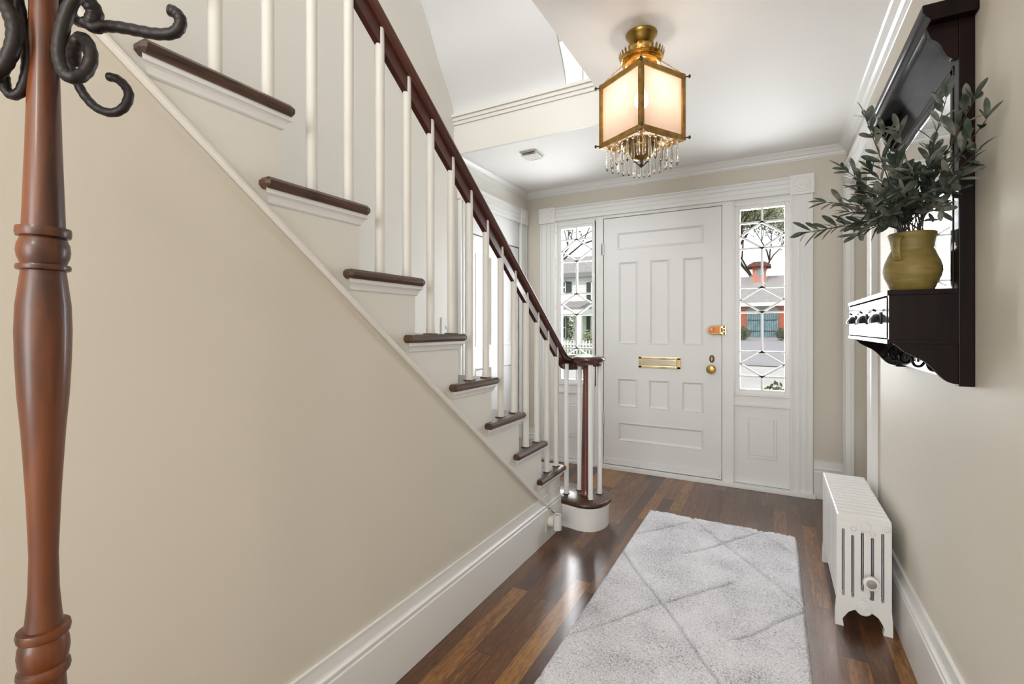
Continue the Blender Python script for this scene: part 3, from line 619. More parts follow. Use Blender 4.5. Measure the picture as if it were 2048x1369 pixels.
# ---------------------------------------------------------------- hall tree
hx, hy = -.836, .247; HD = .62
ht = thing('coat_stand', 'turned reddish wood coat stand with dark scrolled iron hooks in the left foreground', 'coat stand', (hx, hy, 0))
prof = [(0, 62), (100, 64), (200, 71), (300, 78), (400, 87), (445, 91), (456, 92), (457, 115), (462, 118), (470, 118), (475, 114), (476, 96), (480, 100), (490, 110), (503, 114), (515, 110), (525, 100), (530, 96), (531, 113), (536, 117), (541, 113), (543, 94), (560, 100), (612, 116), (662, 120), (718, 117), (789, 108), (860, 93), (931, 82), (1002, 72), (1108, 62), (1179, 66), (1228, 76), (1240, 80), (1252, 84), (1253, 112), (1260, 117), (1270, 112), (1274, 98), (1285, 108), (1302, 112), (1320, 106), (1328, 98), (1332, 112), (1340, 116), (1348, 110), (1352, 92), (1420, 104), (1500, 112), (1620, 100)]
zz = lambda py: 1.2+(655.5-py)*HD/947
pr = [(w_*.000465/2, zz(py)) for py, w_ in prof]
pr = [(0, 1.86), (.012, 1.858), (.022, 1.84), (.024, 1.825), (.015, 1.80), (.013, 1.79), (.022, 1.78), (.0165, 1.77), (.0145, 1.66)]+pr+[(.024, .45), (.030, .40), (.034, .36), (.030, .30), (.022, .24), (.026, .20), (.018, .17), (0, .165)]
bm = B(); lathe(bm, pr, (hx, hy, 0), 48); obj('post', bm, 'stand', ht, smooth=True, auto=35)
for k in range(3):
    a = 2*PI*k/3+.35; dx, dy = math.cos(a), math.sin(a)
    bm = B(); tube(bm, catmull([(hx+dx*r_, hy+dy*r_, z) for r_, z in ((.01, .36), (.06, .33), (.12, .22), (.17, .10), (.21, .03), (.24, .018))], 6), .017, 12); obj('leg', bm, 'stand', ht, smooth=True)
def hook(pts, r, r_end=None):
    q = [at(u, v, HD+dd) for u, v, dd in pts]; bm = B(); c = catmull(q, 6)
    pr_ = [r*(1+.05*math.sin(i*1.7)) for i in range(len(c))]; tube(bm, c, pr_, 12); return obj('hook', bm, 'iron', ht, smooth=True)
u = HD/947*.92
hook([(110, -70, -.02), (140, -45, -.02), (166, -8, -.01), (182, 10, -.005), (190, 30, 0), (182, 48, 0)], 16*u)
hook([(168, 44, 0), (190, 56, 0), (205, 53, 0), (234, 54, 0), (273, 61, 0), (312, 68, 0), (344, 67, 0), (359, 55, 0), (361, 39, 0), (352, 26, 0), (341, 21, 0)], 12*u)
hook([(112, -60, -.035), (150, -22, -.04), (137, 20, -.04), (127, 49, -.04), (119, 88, -.04), (119, 117, -.04), (129, 146, -.04), (148, 156, -.038), (170, 145, -.03), (182, 117, -.026), (176, 88, -.02), (164, 76, -.012), (154, 84, -.01), (148, 105, 0), (152, 128, .01)], 12.5*u)
hook([(118, 0, .015), (128, 60, .02), (140, 130, .02), (158, 172, .02), (172, 195, .02), (195, 217, .02), (225, 226, .02), (248, 215, .02), (258, 191, .02), (250, 172, .02), (234, 158, .02), (217, 154, .02)], 9.5*u)
hook([(60, -70, -.03), (20, -40, -.03), (8, 0, -.03), (21, 29, -.03), (29, 59, -.03), (27, 88, -.03), (16, 117, -.03), (0, 140, -.03), (-20, 150, -.03), (-60, 140, -.02), (-95, 110, 0), (-110, 80, 0), (-104, 56, 0)], 14*u)
hook([(70, -50, .0), (36, -20, -.008), (41, 20, -.01), (47, 60, -.01), (53, 98, -.012), (54, 137, -.012), (49, 166, -.012), (38, 187, -.012), (22, 190, -.012), (11, 176, -.014), (8, 155, -.018), (2, 143, -.024)], 10*u)
hook([(125, -80, .02), (105, -30, .03), (128, 8, .03), (152, 40, .03), (175, 48, .02)], 11*u)
bm = B(); lathe(bm, [(.016, 1.650), (.027, 1.656), (.029, 1.67), (.029, 1.71), (.024, 1.72), (.015, 1.72)], (hx, hy, 0), 32); obj('hook_collar', bm, 'iron', ht, smooth=True, auto=40)
# ---------------------------------------------------------------- mirrored wall shelf
sh = thing('wall_shelf', 'dark wooden mirrored wall shelf with drawers on the right wall', 'wall shelf', (WR, 1.97, 1.05))
def part(name, bm, mat, parent=sh, label=None, smooth=False, auto=35):
    o = obj(name, bm, mat, parent, smooth, auto)
    if label: o['label'] = label
    return o
Y0, Y1 = 1.60, 2.335
bm = B(); G = .001
box(bm, .413, WR-G, Y0, Y0+.036, 1.05, 1.985, .002); box(bm, .413, WR-G, Y1-.036, Y1, 1.05, 1.985, .002); box(bm, .414, WR-G, Y0+.036, Y1-.036, 1.885, 1.985)
box(bm, .424, WR-G, Y0+.03, Y1-.03, 1.06, 1.9)
part('back_frame', bm, 'shelf')
bm = B()
for a in ((Y0+.036, Y0+.078, 1.30, 1.885), (Y1-.078, Y1-.036, 1.30, 1.885), (Y0+.036, Y1-.036, 1.845, 1.885), (Y0+.036, Y1-.036, 1.30, 1.315)): box(bm, .416, .424, a[0], a[1], a[2], a[3], .002)
for a in ((Y0+.040, Y0+.060, 1.30, 1.885), (Y1-.060, Y1-.040, 1.30, 1.885), (Y0+.036, Y1-.036, 1.862, 1.88)): box(bm, .411, .418, a[0], a[1], a[2], a[3], .002)
part('mirror_frame', bm, 'shelf')
bm = B(); box(bm, .4205, .4235, Y0+.07, Y1-.07, 1.31, 1.85); part('mirror', bm, 'mirror', label='mirror glass')
bm = B(); cor = [(WR-G, 1.984), (.352, 1.984), (.350, 1.990), (.343, 1.996), (.340, 2.004), (.336, 2.006), (.336, 2.026), (WR-G, 2.026)]
prism(bm, cor, 'y', Y0-.028, Y1+.028); part('cornice', bm, 'shelf')
ub = [(.413, 1.984), (.354, 1.984), (.355, 1.965), (.360, 1.950), (.371, 1.940), (.379, 1.928), (.385, 1.912), (.393, 1.895), (.402, 1.888), (.413, 1.888)]
lb = [(.413, 1.158), (.292, 1.158), (.295, 1.147), (.305, 1.136), (.325, 1.124), (.345, 1.112), (.360, 1.098), (.374, 1.079), (.388, 1.064), (.400, 1.057), (.413, 1.055)]
for y in (Y0+.002, Y1-.022):
    bm = B(); prism(bm, [(p.x, p.y) for p in catmull([(a, b_, 0) for a, b_ in ub], 3)], 'y', y, y+.02, .0008); part('upper_bracket', bm, 'shelf')
    bm = B(); prism(bm, [(p.x, p.y) for p in catmull([(a, b_, 0) for a, b_ in lb], 3)], 'y', y, y+.02, .0008); part('lower_bracket', bm, 'shelf')
bm = B(); box(bm, .268, .4129, Y0-.004, Y1+.02, 1.286, 1.300, .0015); box(bm, .268, .4129, Y0-.002, Y1+.018, 1.156, 1.168, .001)
box(bm, .272, .4129, Y0, Y0+.014, 1.168, 1.286); box(bm, .272, .4129, Y1+.002, Y1+.016, 1.168, 1.286); box(bm, .395, .4125, Y0+.014, Y1, 1.168, 1.286)
part('drawer_box', bm, 'shelf')
for i in range(3):
    a = Y0+.016+i*.2345; b_ = a+.2315; bm = B(); box(bm, .270, .390, a, b_, 1.171, 1.2815, .0015); dr = part('drawer', bm, 'shelf')
    bm = B(); c = (a+b_)/2+.0; b2 = bmesh.new(); n1 = 14
    secs = []
    for j in range(n1+1):
        t = -1+2*j/n1; w_ = math.sqrt(max(0, 1-t*t)); dpt = .004+.020*w_; hgt = .004+.024*w_
        secs.append([(.270, c+t*.040, 1.214+hgt), (.270-dpt*.6, c+t*.040, 1.214+hgt*.85), (.270-dpt, c+t*.040, 1.214+hgt*.35), (.270-dpt, c+t*.040, 1.214), (.270-dpt+.003, c+t*.040, 1.214), (.270, c+t*.040, 1.214+hgt*.7)])
    rr = [[b2.verts.new(p) for p in s_] for s_ in secs]
    for p, q in zip(rr, rr[1:]):
        for m_ in range(6): b2.faces.new((p[m_], p[(m_+1) % 6], q[(m_+1) % 6], q[m_]))
    b2.faces.new(rr[0][::-1]); b2.faces.new(rr[-1]); bmesh.ops.recalc_face_normals(b2, faces=b2.faces); merge(bm, b2)
    box(bm, .2665, .270, c-.046, c+.046, 1.210, 1.244, .001); tube(bm, [(.262, c-.012, 1.248), (.256, c-.008, 1.252)], .003, 8)
    part('cup_pull', bm, 'pull', dr, 'black cup pull', True)
for i in range(4):
    y = Y0+.115+i*.165; bm = B(); box(bm, .421, .4245, y-.010, y+.010, 1.085, 1.130, .001)
    tube(bm, catmull([(.421, y, 1.12), (.410, y, 1.10), (.398, y, 1.082), (.385, y, 1.082), (.378, y, 1.093), (.377, y, 1.105)], 5), .0038, 8); part('coat_hook', bm, 'pull', sh, 'small black hook', True)
# ---------------------------------------------------------------- jug
PX, PY, PZ = .343, 1.712, 1.3008
jug = thing('stoneware_jug', 'mustard yellow stoneware jug with two handles standing on the dark wall shelf', 'jug', (PX, PY, PZ))
jp = [(0, 0), (.044, 0), (.048, .004), (.054, .020), (.0625, .040), (.0660, .056), (.0655, .068), (.0615, .084), (.0550, .100), (.0495, .112), (.0460, .121), (.0480, .124), (.0478, .130), (.0500, .142), (.0530, .154), (.0548, .160), (.0545, .1635), (.0520, .165), (.0495, .161), (.046, .135), (.043, .12), (.05, .08), (.04, .012), (0, .010)]
bm = B(); lathe(bm, jp, (PX, PY, PZ), 56); obj('body', bm, 'pot', jug, smooth=True, auto=60)
ang = math.atan2(-PY, -PX)-math.radians(27)
for a in (ang, ang+PI):
    dx, dy = math.cos(a), math.sin(a); bm = B()
    pts = [(PX+dx*r_, PY+dy*r_, PZ+z) for r_, z in ((.048, .146), (.060, .150), (.070, .140), (.0725, .120), (.070, .100), (.0615, .086))]
    sweep(bm, catmull(pts, 5), [(.010*math.cos(t), .0035*math.sin(t)) for t in [2*PI*i/10 for i in range(10)]], up=Vector((-dy*.0+dx*.0, 0, 1)) if False else Vector((dx, dy, .35)).normalized())
    obj('handle', bm, 'pot', jug, smooth=True)
# ---------------------------------------------------------------- olive branches
random.seed(11)
pl_ = thing('olive_branches', 'bunch of grey green olive branches standing in the mustard jug', 'plant', (PX, PY, PZ+.16))
LEAF = [(0, 0, 0), (.12, .055, .01), (.30, .125, .018), (.52, .165, .02), (.74, .155, .014), (.90, .095, 0), (1, 0, -.02)]
def leaf(bm, p, d, L, wd=1, roll=0):
    d = d.normalized(); s = d.cross(Vector((0, 0, 1))); s = s.normalized() if s.length > .05 else Vector((1, 0, 0)); u_ = s.cross(d)
    s, u_ = s*math.cos(roll)+u_*math.sin(roll), u_*math.cos(roll)-s*math.sin(roll)
    mid = [bm.verts.new(p+d*(a*L)-u_*(.10*L*a*a)) for a, _, _ in LEAF]
    l_ = [bm.verts.new(p+d*(a*L)+s*(b_*L*wd)+u_*(c*L+.02*L)-u_*(.10*L*a*a)) for a, b_, c in LEAF[1:-1]]
    r_ = [bm.verts.new(p+d*(a*L)-s*(b_*L*wd)+u_*(c*L+.02*L)-u_*(.10*L*a*a)) for a, b_, c in LEAF[1:-1]]
    for S in (l_, r_):
        bm.faces.new((mid[0], S[0], mid[1])); [bm.faces.new((mid[k+1], S[k], S[k+1], mid[k+2])) for k in range(len(S)-1)]; bm.faces.new((mid[-2], S[-1], mid[-1]))
def clampx(p):
    p = p.copy(); lim = .408 if p.y > 1.575 else .432
    if p.x > lim: p.x = lim-.3*min(.02, p.x-lim)
    return p
tips = [(1731, 236, 1.33, 9), (1768, 268, 1.36, 7), (1797, 262, 1.33, 7), (1862, 305, 1.28, 7), (1893, 196, 1.20, 9), (1948, 200, 1.10, 9), (1972, 240, 1.07, 6), (1958, 300, 1.07, 7),
        (1690, 340, 1.38, 7), (1655, 405, 1.34, 7), (1612, 466, 1.31, 9), (1668, 455, 1.42, 5), (1700, 425, 1.30, 7), (1722, 385, 1.40, 7), (1745, 345, 1.36, 7), (1790, 330, 1.24, 8), (1830, 345, 1.20, 7), (1870, 340, 1.24, 7),
        (1905, 385, 1.20, 6), (1925, 350, 1.12, 6), (1760, 390, 1.22, 7), (1800, 385, 1.18, 7), (1845, 395, 1.18, 7), (1880, 420, 1.18, 5), (1715, 470, 1.30, 5), (1740, 445, 1.26, 6), (1780, 430, 1.22, 5), (1815, 365, 1.30, 7)]
for (tu, tv, td, nl) in tips:
    tip = clampx(at(tu, tv, td)); a = random.random()*6.28
    base = Vector((PX+.025*math.cos(a), PY+.025*math.sin(a), PZ+.03)); mouth = Vector((PX+.022*math.cos(a), PY+.022*math.sin(a), PZ+.155))
    m1 = mouth+(tip-mouth)*.35+Vector((0, 0, .035)); m2 = mouth+(tip-mouth)*.7+Vector((0, 0, .02))
    c = catmull([base, mouth, m1, m2, tip], 6); c = [clampx(p) for p in c]
    bm = B(); tube(bm, c, .0022, 6, .0009); stem = obj('branch', bm, 'stem', pl_, smooth=True)
    bm = B(); n0 = 9; L0 = .050
    nn = nl+(5 if tv > 320 and tu > 1700 else 2)
    for i in range(nn):
        t = n0+(len(c)-1-n0)*(i+.3)/(nn-.7); j = min(int(t), len(c)-2); p = c[j].lerp(c[j+1], t-j); dr = (c[j+1]-c[j]).normalized()
        for sgn in (1, -1):
            sd_ = dr.cross(Vector((random.uniform(-1, 1), random.uniform(-1, 1), random.uniform(-1, 1)))).normalized()*sgn
            d = dr*.75+sd_*.75+Vector((-.12, 0, .1)); L = L0*random.uniform(.75, 1.25)*(.8 if i > nn-2 else 1)
            if (p+d.normalized()*L).x > (.408 if p.y > 1.56 else .434): d.x = -abs(d.x)*.3
            q = p+d.normalized()*L
            if q.x > (.408 if q.y > 1.575 else .436): continue
            leaf(bm, p, d, L, random.uniform(.72, 1.0), random.uniform(-1.2, 1.2))
    leaf(bm, c[-1], (c[-1]-c[-2]), L0*1.05, .85, random.uniform(-1, 1))
    bmesh.ops.recalc_face_normals(bm, faces=bm.faces); obj('leaves', bm, 'leaf', stem, smooth=True)
# ---------------------------------------------------------------- lantern
LX, LY = -.494, 2.045
ln = thing('ceiling_lantern', 'square antique brass ceiling lantern with etched pink glass and hanging crystals, lit', 'ceiling light', (LX, LY, CEIL))
def lp(name, bm, mat, parent=ln, label=None, smooth=False, auto=40):
    o = obj(name, bm, mat, parent, smooth, auto)
    if label: o['label'] = label
    return o
bm = B(); lathe(bm, [(0, CEIL), (.066, CEIL), (.066, CEIL-.004), (.060, CEIL-.012), (.052, CEIL-.026), (.044, CEIL-.040), (.040, CEIL-.044), (0, CEIL-.044)], (LX, LY, 0), 40); lp('canopy', bm, 'brassdk', smooth=True)
bm = B(); lathe(bm, [(.038, CEIL-.043), (.044, CEIL-.050), (.046, CEIL-.062), (.042, CEIL-.070), (.050, CEIL-.078), (.068, CEIL-.090), (.086, CEIL-.098), (.089, CEIL-.106), (.084, CEIL-.113), (.078, CEIL-.114), (.082, CEIL-.122), (.076, CEIL-.130), (.064, CEIL-.134), (.050, CEIL-.134), (.044, CEIL-.150), (.048, CEIL-.165), (.042, CEIL-.178), (.0, CEIL-.185)], (LX, LY, 0), 48); cr = lp('crown', bm, plain('warm_brass', (.72, .42, .10), .2, metal=1), smooth=True)
bm = B()
for i in range(30):
    a = 2*PI*i/30; c, s = math.cos(a), math.sin(a); z = CEIL-.104
    b2 = bmesh.new(); r_ = .089
    pts = [(-.009, 0), (-.004, .009), (-.006, .014), (0, .026), (.006, .014), (.004, .009), (.009, 0)]
    prism(b2, pts, 'y', -.0008, .0008); merge(bm, b2, Matrix.Translation((LX+c*r_, LY+s*r_, z)) @ Matrix.Rotation(a+PI/2, 4, 'Z') @ Matrix.Rotation(.25, 4, 'X'))
lp('crown_points', bm, 'brass', cr)
# body corners
hd = .167; nl_, nd_ = -21/466, -75/466
def corner(l_, d_): return Vector((LX+RT[0]*l_+FW[0]*d_, LY+RT[1]*l_+FW[1]*d_, 0))
CO = [corner(-.045, -.161), corner(.161, -.045), corner(.045, .161), corner(-.161, .045)]
ZT, ZBt = 2.262, 1.983
ctr = Vector((LX, LY, 0))
bm = B()
def strut(bm, p, q, w_, h_):
    d = (q-p); L = d.length; a = math.atan2(d.y, d.x); b2 = bmesh.new(); box(b2, 0, L, -w_/2, w_/2, -h_/2, h_/2, .0015)
    el = math.asin(d.z/L); merge(bm, b2, Matrix.Translation(p) @ Matrix.Rotation(a, 4, 'Z') @ Matrix.Rotation(-el, 4, 'Y'))
for i in range(4):
    p, q = CO[i], CO[(i+1) % 4]
    for z in (ZT-.011, ZBt+.011): strut(bm, p+Vector((0, 0, z)), q+Vector((0, 0, z)), .013, .022)
    b2 = bmesh.new(); box(b2, -.009, .009, -.009, .009, ZBt, ZT, .002); a = math.atan2((q-p).y, (q-p).x); merge(bm, b2, Matrix.Translation(p) @ Matrix.Rotation(a, 4, 'Z'))
lp('lantern_frame', bm, 'brass')
for p in CO:
    o_ = (p-ctr).normalized()
    for z in (ZT-.012, ZBt+.012):
        bm = B(); tube(bm, [p+o_*.008+Vector((0, 0, z)), p+o_*.024+Vector((0, 0, z))], .003, 8); tube(bm, [p+o_*.023+Vector((0, 0, z)), p+o_*.025+Vector((0, 0, z)), p+o_*.029+Vector((0, 0, z))], [.005, .008, .007], 10)
        lp('thumb_screw', bm, 'bronze', smooth=True)
for i in range(4):
    p, q = CO[i], CO[(i+1) % 4]; d = (q-p).normalized(); bm = B(); a_, b_ = p+d*.009, q-d*.009
    strut(bm, a_+Vector((0, 0, (ZT+ZBt)/2)), b_+Vector((0, 0, (ZT+ZBt)/2)), .003, ZT-ZBt-.04); lp('glass_panel', bm, 'frost', label='etched pinkish glass panel')
    bm = B(); t0 = ctr+(p-ctr).normalized()*.07+Vector((0, 0, CEIL-.115)); t1 = p+Vector((0, 0, ZT)); n = 16
    for k in range(n):
        a0 = t0.lerp(t1, k/n); a1 = t0.lerp(t1, (k+1)/n); tube(bm, [a0, a0.lerp(a1, .5)+Vector((0, 0, .0016)), a1], [.0012, .0028, .0012], 6)
    lp('chain', bm, 'brass', smooth=True)
bm = B(); sphere(bm, (LX, LY, 2.175), .030, sz=1.25, u=20, v=14); lathe(bm, [(0, 2.26), (.014, 2.26), (.014, 2.205), (0, 2.205)], (LX, LY, 0), 16); bu = lp('bulb', bm, 'bulb', label='lit warm bulb', smooth=True)
bm = B(); lathe(bm, [(0, 2.285), (.018, 2.285), (.018, 2.235), (.016, 2.22), (0, 2.22)], (LX, LY, 0), 20); lp('lamp_holder', bm, 'brass', smooth=True)
bm = B(); lathe(bm, [(0, ZBt-.0), (.095, ZBt+.006), (.098, ZBt+.0), (.090, ZBt-.008), (.072, ZBt-.014), (.070, ZBt-.024), (.060, ZBt-.034), (.052, ZBt-.038), (.046, ZBt-.050), (.028, ZBt-.062), (.012, ZBt-.068), (0, ZBt-.068)], (LX, LY, 0), 40)
ds = lp('bottom_dish', bm, 'brass', smooth=True)
bm = B()
for i in range(24):
    a = 2*PI*i/24; 
    tube(bm, catmull([(LX+math.cos(a)*r_, LY+math.sin(a)*r_, ZBt+z) for r_, z in ((.09, -.002), (.105, -.010), (.115, .002), (.108, .008))], 3), .0018, 6)
lp('scroll_fret', bm, 'brasspol', ds, smooth=True)
bm = B(); lathe(bm, [(0, ZBt-.066), (.006, ZBt-.068), (.004, ZBt-.080), (.010, ZBt-.088), (.008, ZBt-.094), (0, ZBt-.099)], (LX, LY, 0), 14)
for i in range(4):
    a = PI/2*i+.4; c, s = math.cos(a), math.sin(a); tube(bm, catmull([(LX+c*r_, LY+s*r_, ZBt+z) for r_, z in ((.003, -.088), (.014, -.084), (.022, -.074), (.032, -.072))], 4), [.003]*12+[.0012], 6)
lp('finial', bm, 'bronze', ds, 'dark bronze leaf finial', True)
# crystals around the bottom rim
me_c = None
def crystal_bm(L):
    b = B(); lathe(b, [(0, 0), (.0035, -.002), (.0050, -.012), (.0078, -L*.78), (.0062, -L*.88), (0, -L)], (0, 0, 0), 6); sphere(b, (0, 0, .006), .0062, u=8, v=6); return b
k = 0
for i in range(4):
    p, q = CO[i], CO[(i+1) % 4]
    for j in range(7):
        t = (j+.5)/7; pos = p.lerp(q, t); pos = ctr+(pos-ctr)*.93; z = ZBt-.012-.005*(j % 2)
        if me_c is None:
            bm = crystal_bm(.088); o = obj('crystal', bm, 'crystal', None, False); me_c = o.data; ORG[o.name] = Vector((LX, LY, CEIL))
        else: o = bpy.data.objects.new('crystal', me_c); COL.objects.link(o)
        o.parent = ln; o.location = (pos.x-LX, pos.y-LY, z-CEIL); o.rotation_euler = (0, 0, k*.7); k += 1
# ---------------------------------------------------------------- small fittings
sm = thing('door_chime', 'small white plastic box mounted on the ceiling near the header', 'alarm', (-1.52, 3.06, CEIL))
bm = B(); box(bm, -1.592, -1.455, 3.0, 3.13, CEIL-.006, CEIL-.0005, .002); obj('mounting_plate', bm, 'plastic', sm)
bm = B(); box(bm, -1.585, -1.462, 3.008, 3.122, CEIL-.026, CEIL-.006, .004); cv = obj('cover', bm, 'plastic', sm)
bm = B(); box(bm, -1.57, -1.477, 3.0060, 3.0085, CEIL-.014, CEIL-.008); box(bm, -1.57, -1.477, 3.0065, 3.0085, CEIL-.022, CEIL-.018); box(bm, -1.56, -1.475, 3.116, 3.119, CEIL-.0265, CEIL-.0255); obj('slots', bm, plain('dark_slot', (.15, .09, .06), .6), cv)
ou = thing('outlet_plate', 'white outlet plate on the pale wall behind the sixth tread', 'outlet', (WL, 2.72, 1.21))
bm = B(); box(bm, WL+.0005, WL+.006, 2.655, 2.79, 1.155, 1.27, .002); obj('plate', bm, 'plastic', ou)
bm = B()
for y in (2.70, 2.745):
    box(bm, WL+.005, WL+.0068, y-.004, y-.001, 1.19, 1.215); box(bm, WL+.005, WL+.0068, y+.006, y+.009, 1.185, 1.21)
obj('socket_slots', bm, 'black', ou)
nlx = XS+.012
nt_ = thing('night_light', 'white plug-in night light on the baseboard beside the bottom step', 'night light', (nlx, 2.44, .12))
P0 = 2.44
bm = B(); box(bm, nlx+.0005, nlx+.006, P0-.035, P0+.035, .055, .165, .002); obj('outlet_plate_base', bm, 'ivory', nt_)
bm = B(); lathe(bm, [(0, 0), (.028, 0), (.028, .024), (.022, .030), (0, .030)], seg=28, mat=Matrix.Translation((nlx+.006, P0+.01, .105)) @ Matrix.Rotation(PI/2, 4, 'Y')); obj('plug_body', bm, 'plastic', nt_, smooth=True, auto=40)
bm = B(); arc = [(nlx+.055+.022*math.cos(a), P0+.01+.022*math.sin(a)) for a in [-PI*.95+PI*1.9*i/20 for i in range(21)]]; arc2 = [(nlx+.055+.019*math.cos(a), P0+.01+.019*math.sin(a)) for a in [PI*.95-PI*1.9*i/20 for i in range(21)]]
prism(bm, arc+arc2, 'z', .066, .150); obj('shade', bm, plain('textured_shade', (.74, .73, .71), .5, bmp=.004, nscale=220), nt_, smooth=True, auto=40)
# ---------------------------------------------------------------- outside
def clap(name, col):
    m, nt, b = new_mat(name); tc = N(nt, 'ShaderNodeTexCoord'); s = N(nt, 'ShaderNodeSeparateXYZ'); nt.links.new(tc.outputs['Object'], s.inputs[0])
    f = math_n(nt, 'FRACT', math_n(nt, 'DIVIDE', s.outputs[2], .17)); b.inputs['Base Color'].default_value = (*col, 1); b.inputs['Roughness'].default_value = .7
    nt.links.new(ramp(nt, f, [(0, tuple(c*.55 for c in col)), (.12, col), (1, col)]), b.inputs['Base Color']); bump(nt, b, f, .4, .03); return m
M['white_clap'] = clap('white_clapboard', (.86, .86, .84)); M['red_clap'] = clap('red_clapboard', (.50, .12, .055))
M['teal'] = plain('weathered_teal', (.16, .27, .30), .7, var=.35, nscale=6); M['roof'] = plain('grey_shingle', (.33, .31, .30), .9, var=.18, nscale=5)
M['shutter'] = plain('dark_green_shutter', (.05, .07, .045), .6); M['asphalt'] = plain('asphalt_drive', (.31, .30, .31), .9, var=.12, nscale=1.2)
M['road'] = plain('pale_road', (.52, .50, .48), .9, var=.08, nscale=.7); M['grass'] = plain('lawn', (.10, .16, .03), .9, var=.4, nscale=3)
M['bark'] = plain('tree_bark', (.07, .055, .04), .9, var=.3, nscale=20); M['outtrim'] = plain('outdoor_white', (.85, .85, .84), .6)
M['bush'] = leaf_mat('shrub_leaf', (.02, .035, .01), (.06, .09, .02), (.17, .20, .05)); M['spring'] = leaf_mat('spring_leaf', (.07, .08, .03), (.30, .32, .13), (.70, .70, .64)); M['winglass'] = plain('dark_window', (.05, .06, .06), .15)
GB = 34.0
# terrain: low in front, rising beyond the road
def ground_strip(name, mat, xa, xb, rows, label, cat=None):
    b = B(); prev = None
    for y, z in rows:
        cur = [b.verts.new((xa, y, z)), b.verts.new((xb, y, z))]
        if prev: b.faces.new((prev[0], prev[1], cur[1], cur[0]))
        prev = cur
    o = obj(name, b, mat); o['kind'] = 'structure'; o['label'] = label; o['category'] = cat or name; return o
rows = [(4.1, -.45), (8.2, -.20), (8.6, -.05)]; r2 = [(8.6, -.05), (16.0, .03)]; r3 = [(16.0, .03), (24, .30), (33.5, .55), (90, .7)]
ground_strip('front_lawn', 'grass', -60, 60, rows, 'lawn in front of the sidelights'); ground_strip('road', 'road', -60, 60, r2, 'pale street crossing outside')
ground_strip('far_lawn', 'grass', -60, 60, r3, 'grass beyond the street')
dl, drr = atY(1478, 700, 24).x-1.0, atY(1580, 700, 24).x+.9
b = B(); q = [(dl+.2, 16.02, .05), (drr+.2, 16.02, .05), (drr-.2, 24, .32), (dl+.5, 24, .32), (dl+.7, 33.6, .58), (drr-.5, 33.6, .58)]
vs = [b.verts.new(p) for p in q]; b.faces.new((vs[0], vs[1], vs[2], vs[3])); b.faces.new((vs[3], vs[2], vs[5], vs[4])); o = obj('driveway', b, 'asphalt'); o['kind'] = 'structure'; o['label'] = 'grey asphalt driveway leading to the red barn'; o['category'] = 'driveway'
# red barn
def Yp(u, v, Y): p = atY(u, v, Y); return p.x, p.z
bx0, bx1 = -4.9, 4.6; zg = .55; zev = Yp(1524, 610, GB)[1]; zr = Yp(1524, 553, GB+3)[1]-.15
bn = thing('red_barn', 'red barn garage with teal double doors and small red cupola on its grey roof', 'barn', (0, GB, zg))
bm = B(); box(bm, bx0, bx1, GB, GB+6, zg-.3, zev); obj('wall', bm, 'red_clap', bn)
bm = B(); prism(bm, [(GB-.35, zev-.02), (GB+3, zr), (GB+6.3, zev), (GB+6.3, zev+.15), (GB+3, zr+.15), (GB-.35, zev+.12)], 'x', bx0-.4, bx1+.4); obj('roof', bm, 'roof', bn)
bm = B(); box(bm, bx0-.4, bx1+.4, GB-.38, GB-.30, zev-.10, zev+.13); obj('eave_board', bm, 'outtrim', bn)
tx0, tx1 = Yp(1494, 640, GB)[0], Yp(1557, 640, GB)[0]; tzb = zg; tzt = Yp(1524, 624, GB)[1]; tm = (tx0+tx1)/2
for a, c in ((tx0, tm-.02), (tm+.02, tx1)):
    bm = B(); n = 7; w_ = (c-a)/n
    for i in range(n): box(bm, a+i*w_, a+(i+1)*w_-.02, GB-.08, GB-.01, tzb, tzt)
    dd = obj('barn_door', bm, 'teal', bn); dd['label'] = 'weathered teal barn door'
    bm = B()
    for z in (tzt-.55, tzb+.4): box(bm, a+.02, c-.1, GB-.11, GB-.08, z, z+.045)
    obj('strap_hinge', bm, 'black', dd)
arch = [(tx0-.05, tzt+.02)]+[(tm-(tx1-tx0)*.53*math.cos(PI*i/12), tzt+.02+.42*math.sin(PI*i/12)) for i in range(13)]+[(tx1+.05, tzt+.02)]
bm = B(); prism(bm, arch, 'y', GB-.06, GB-.01); obj('arch_panel', bm, plain('grey_green_arch', (.33, .33, .28), .7), bn)
c0, ct = Yp(1505, 560, GB+2.2)[0], Yp(1532, 560, GB+2.2)[0]; cb, ctp = Yp(1517, 562, GB+2.2)[1]-.3, Yp(1517, 534, GB+2.2)[1]
bm = B(); box(bm, c0, ct, GB+2.2, GB+3.4, cb, ctp); cu = obj('cupola', bm, 'red_clap', bn); cu['label'] = 'square red cupola'
bm = B(); prism(bm, [(c0-.3, ctp), (ct+.3, ctp), (ct+.3, ctp+.1), ((c0+ct)/2+.3, ctp+.32), ((c0+ct)/2-.3, ctp+.32), (c0-.3, ctp+.1)], 'y', GB+1.9, GB+3.7); obj('cupola_roof', bm, plain('cupola_roof', (.16, .07, .06), .8), cu)
mc = (c0+ct)/2; bm = B(); box(bm, mc-.12, mc+.28, GB+2.16, GB+2.2, cb+.62, ctp-.12); obj('cupola_window', bm, plain('blue_window', (.10, .20, .25), .3), cu)
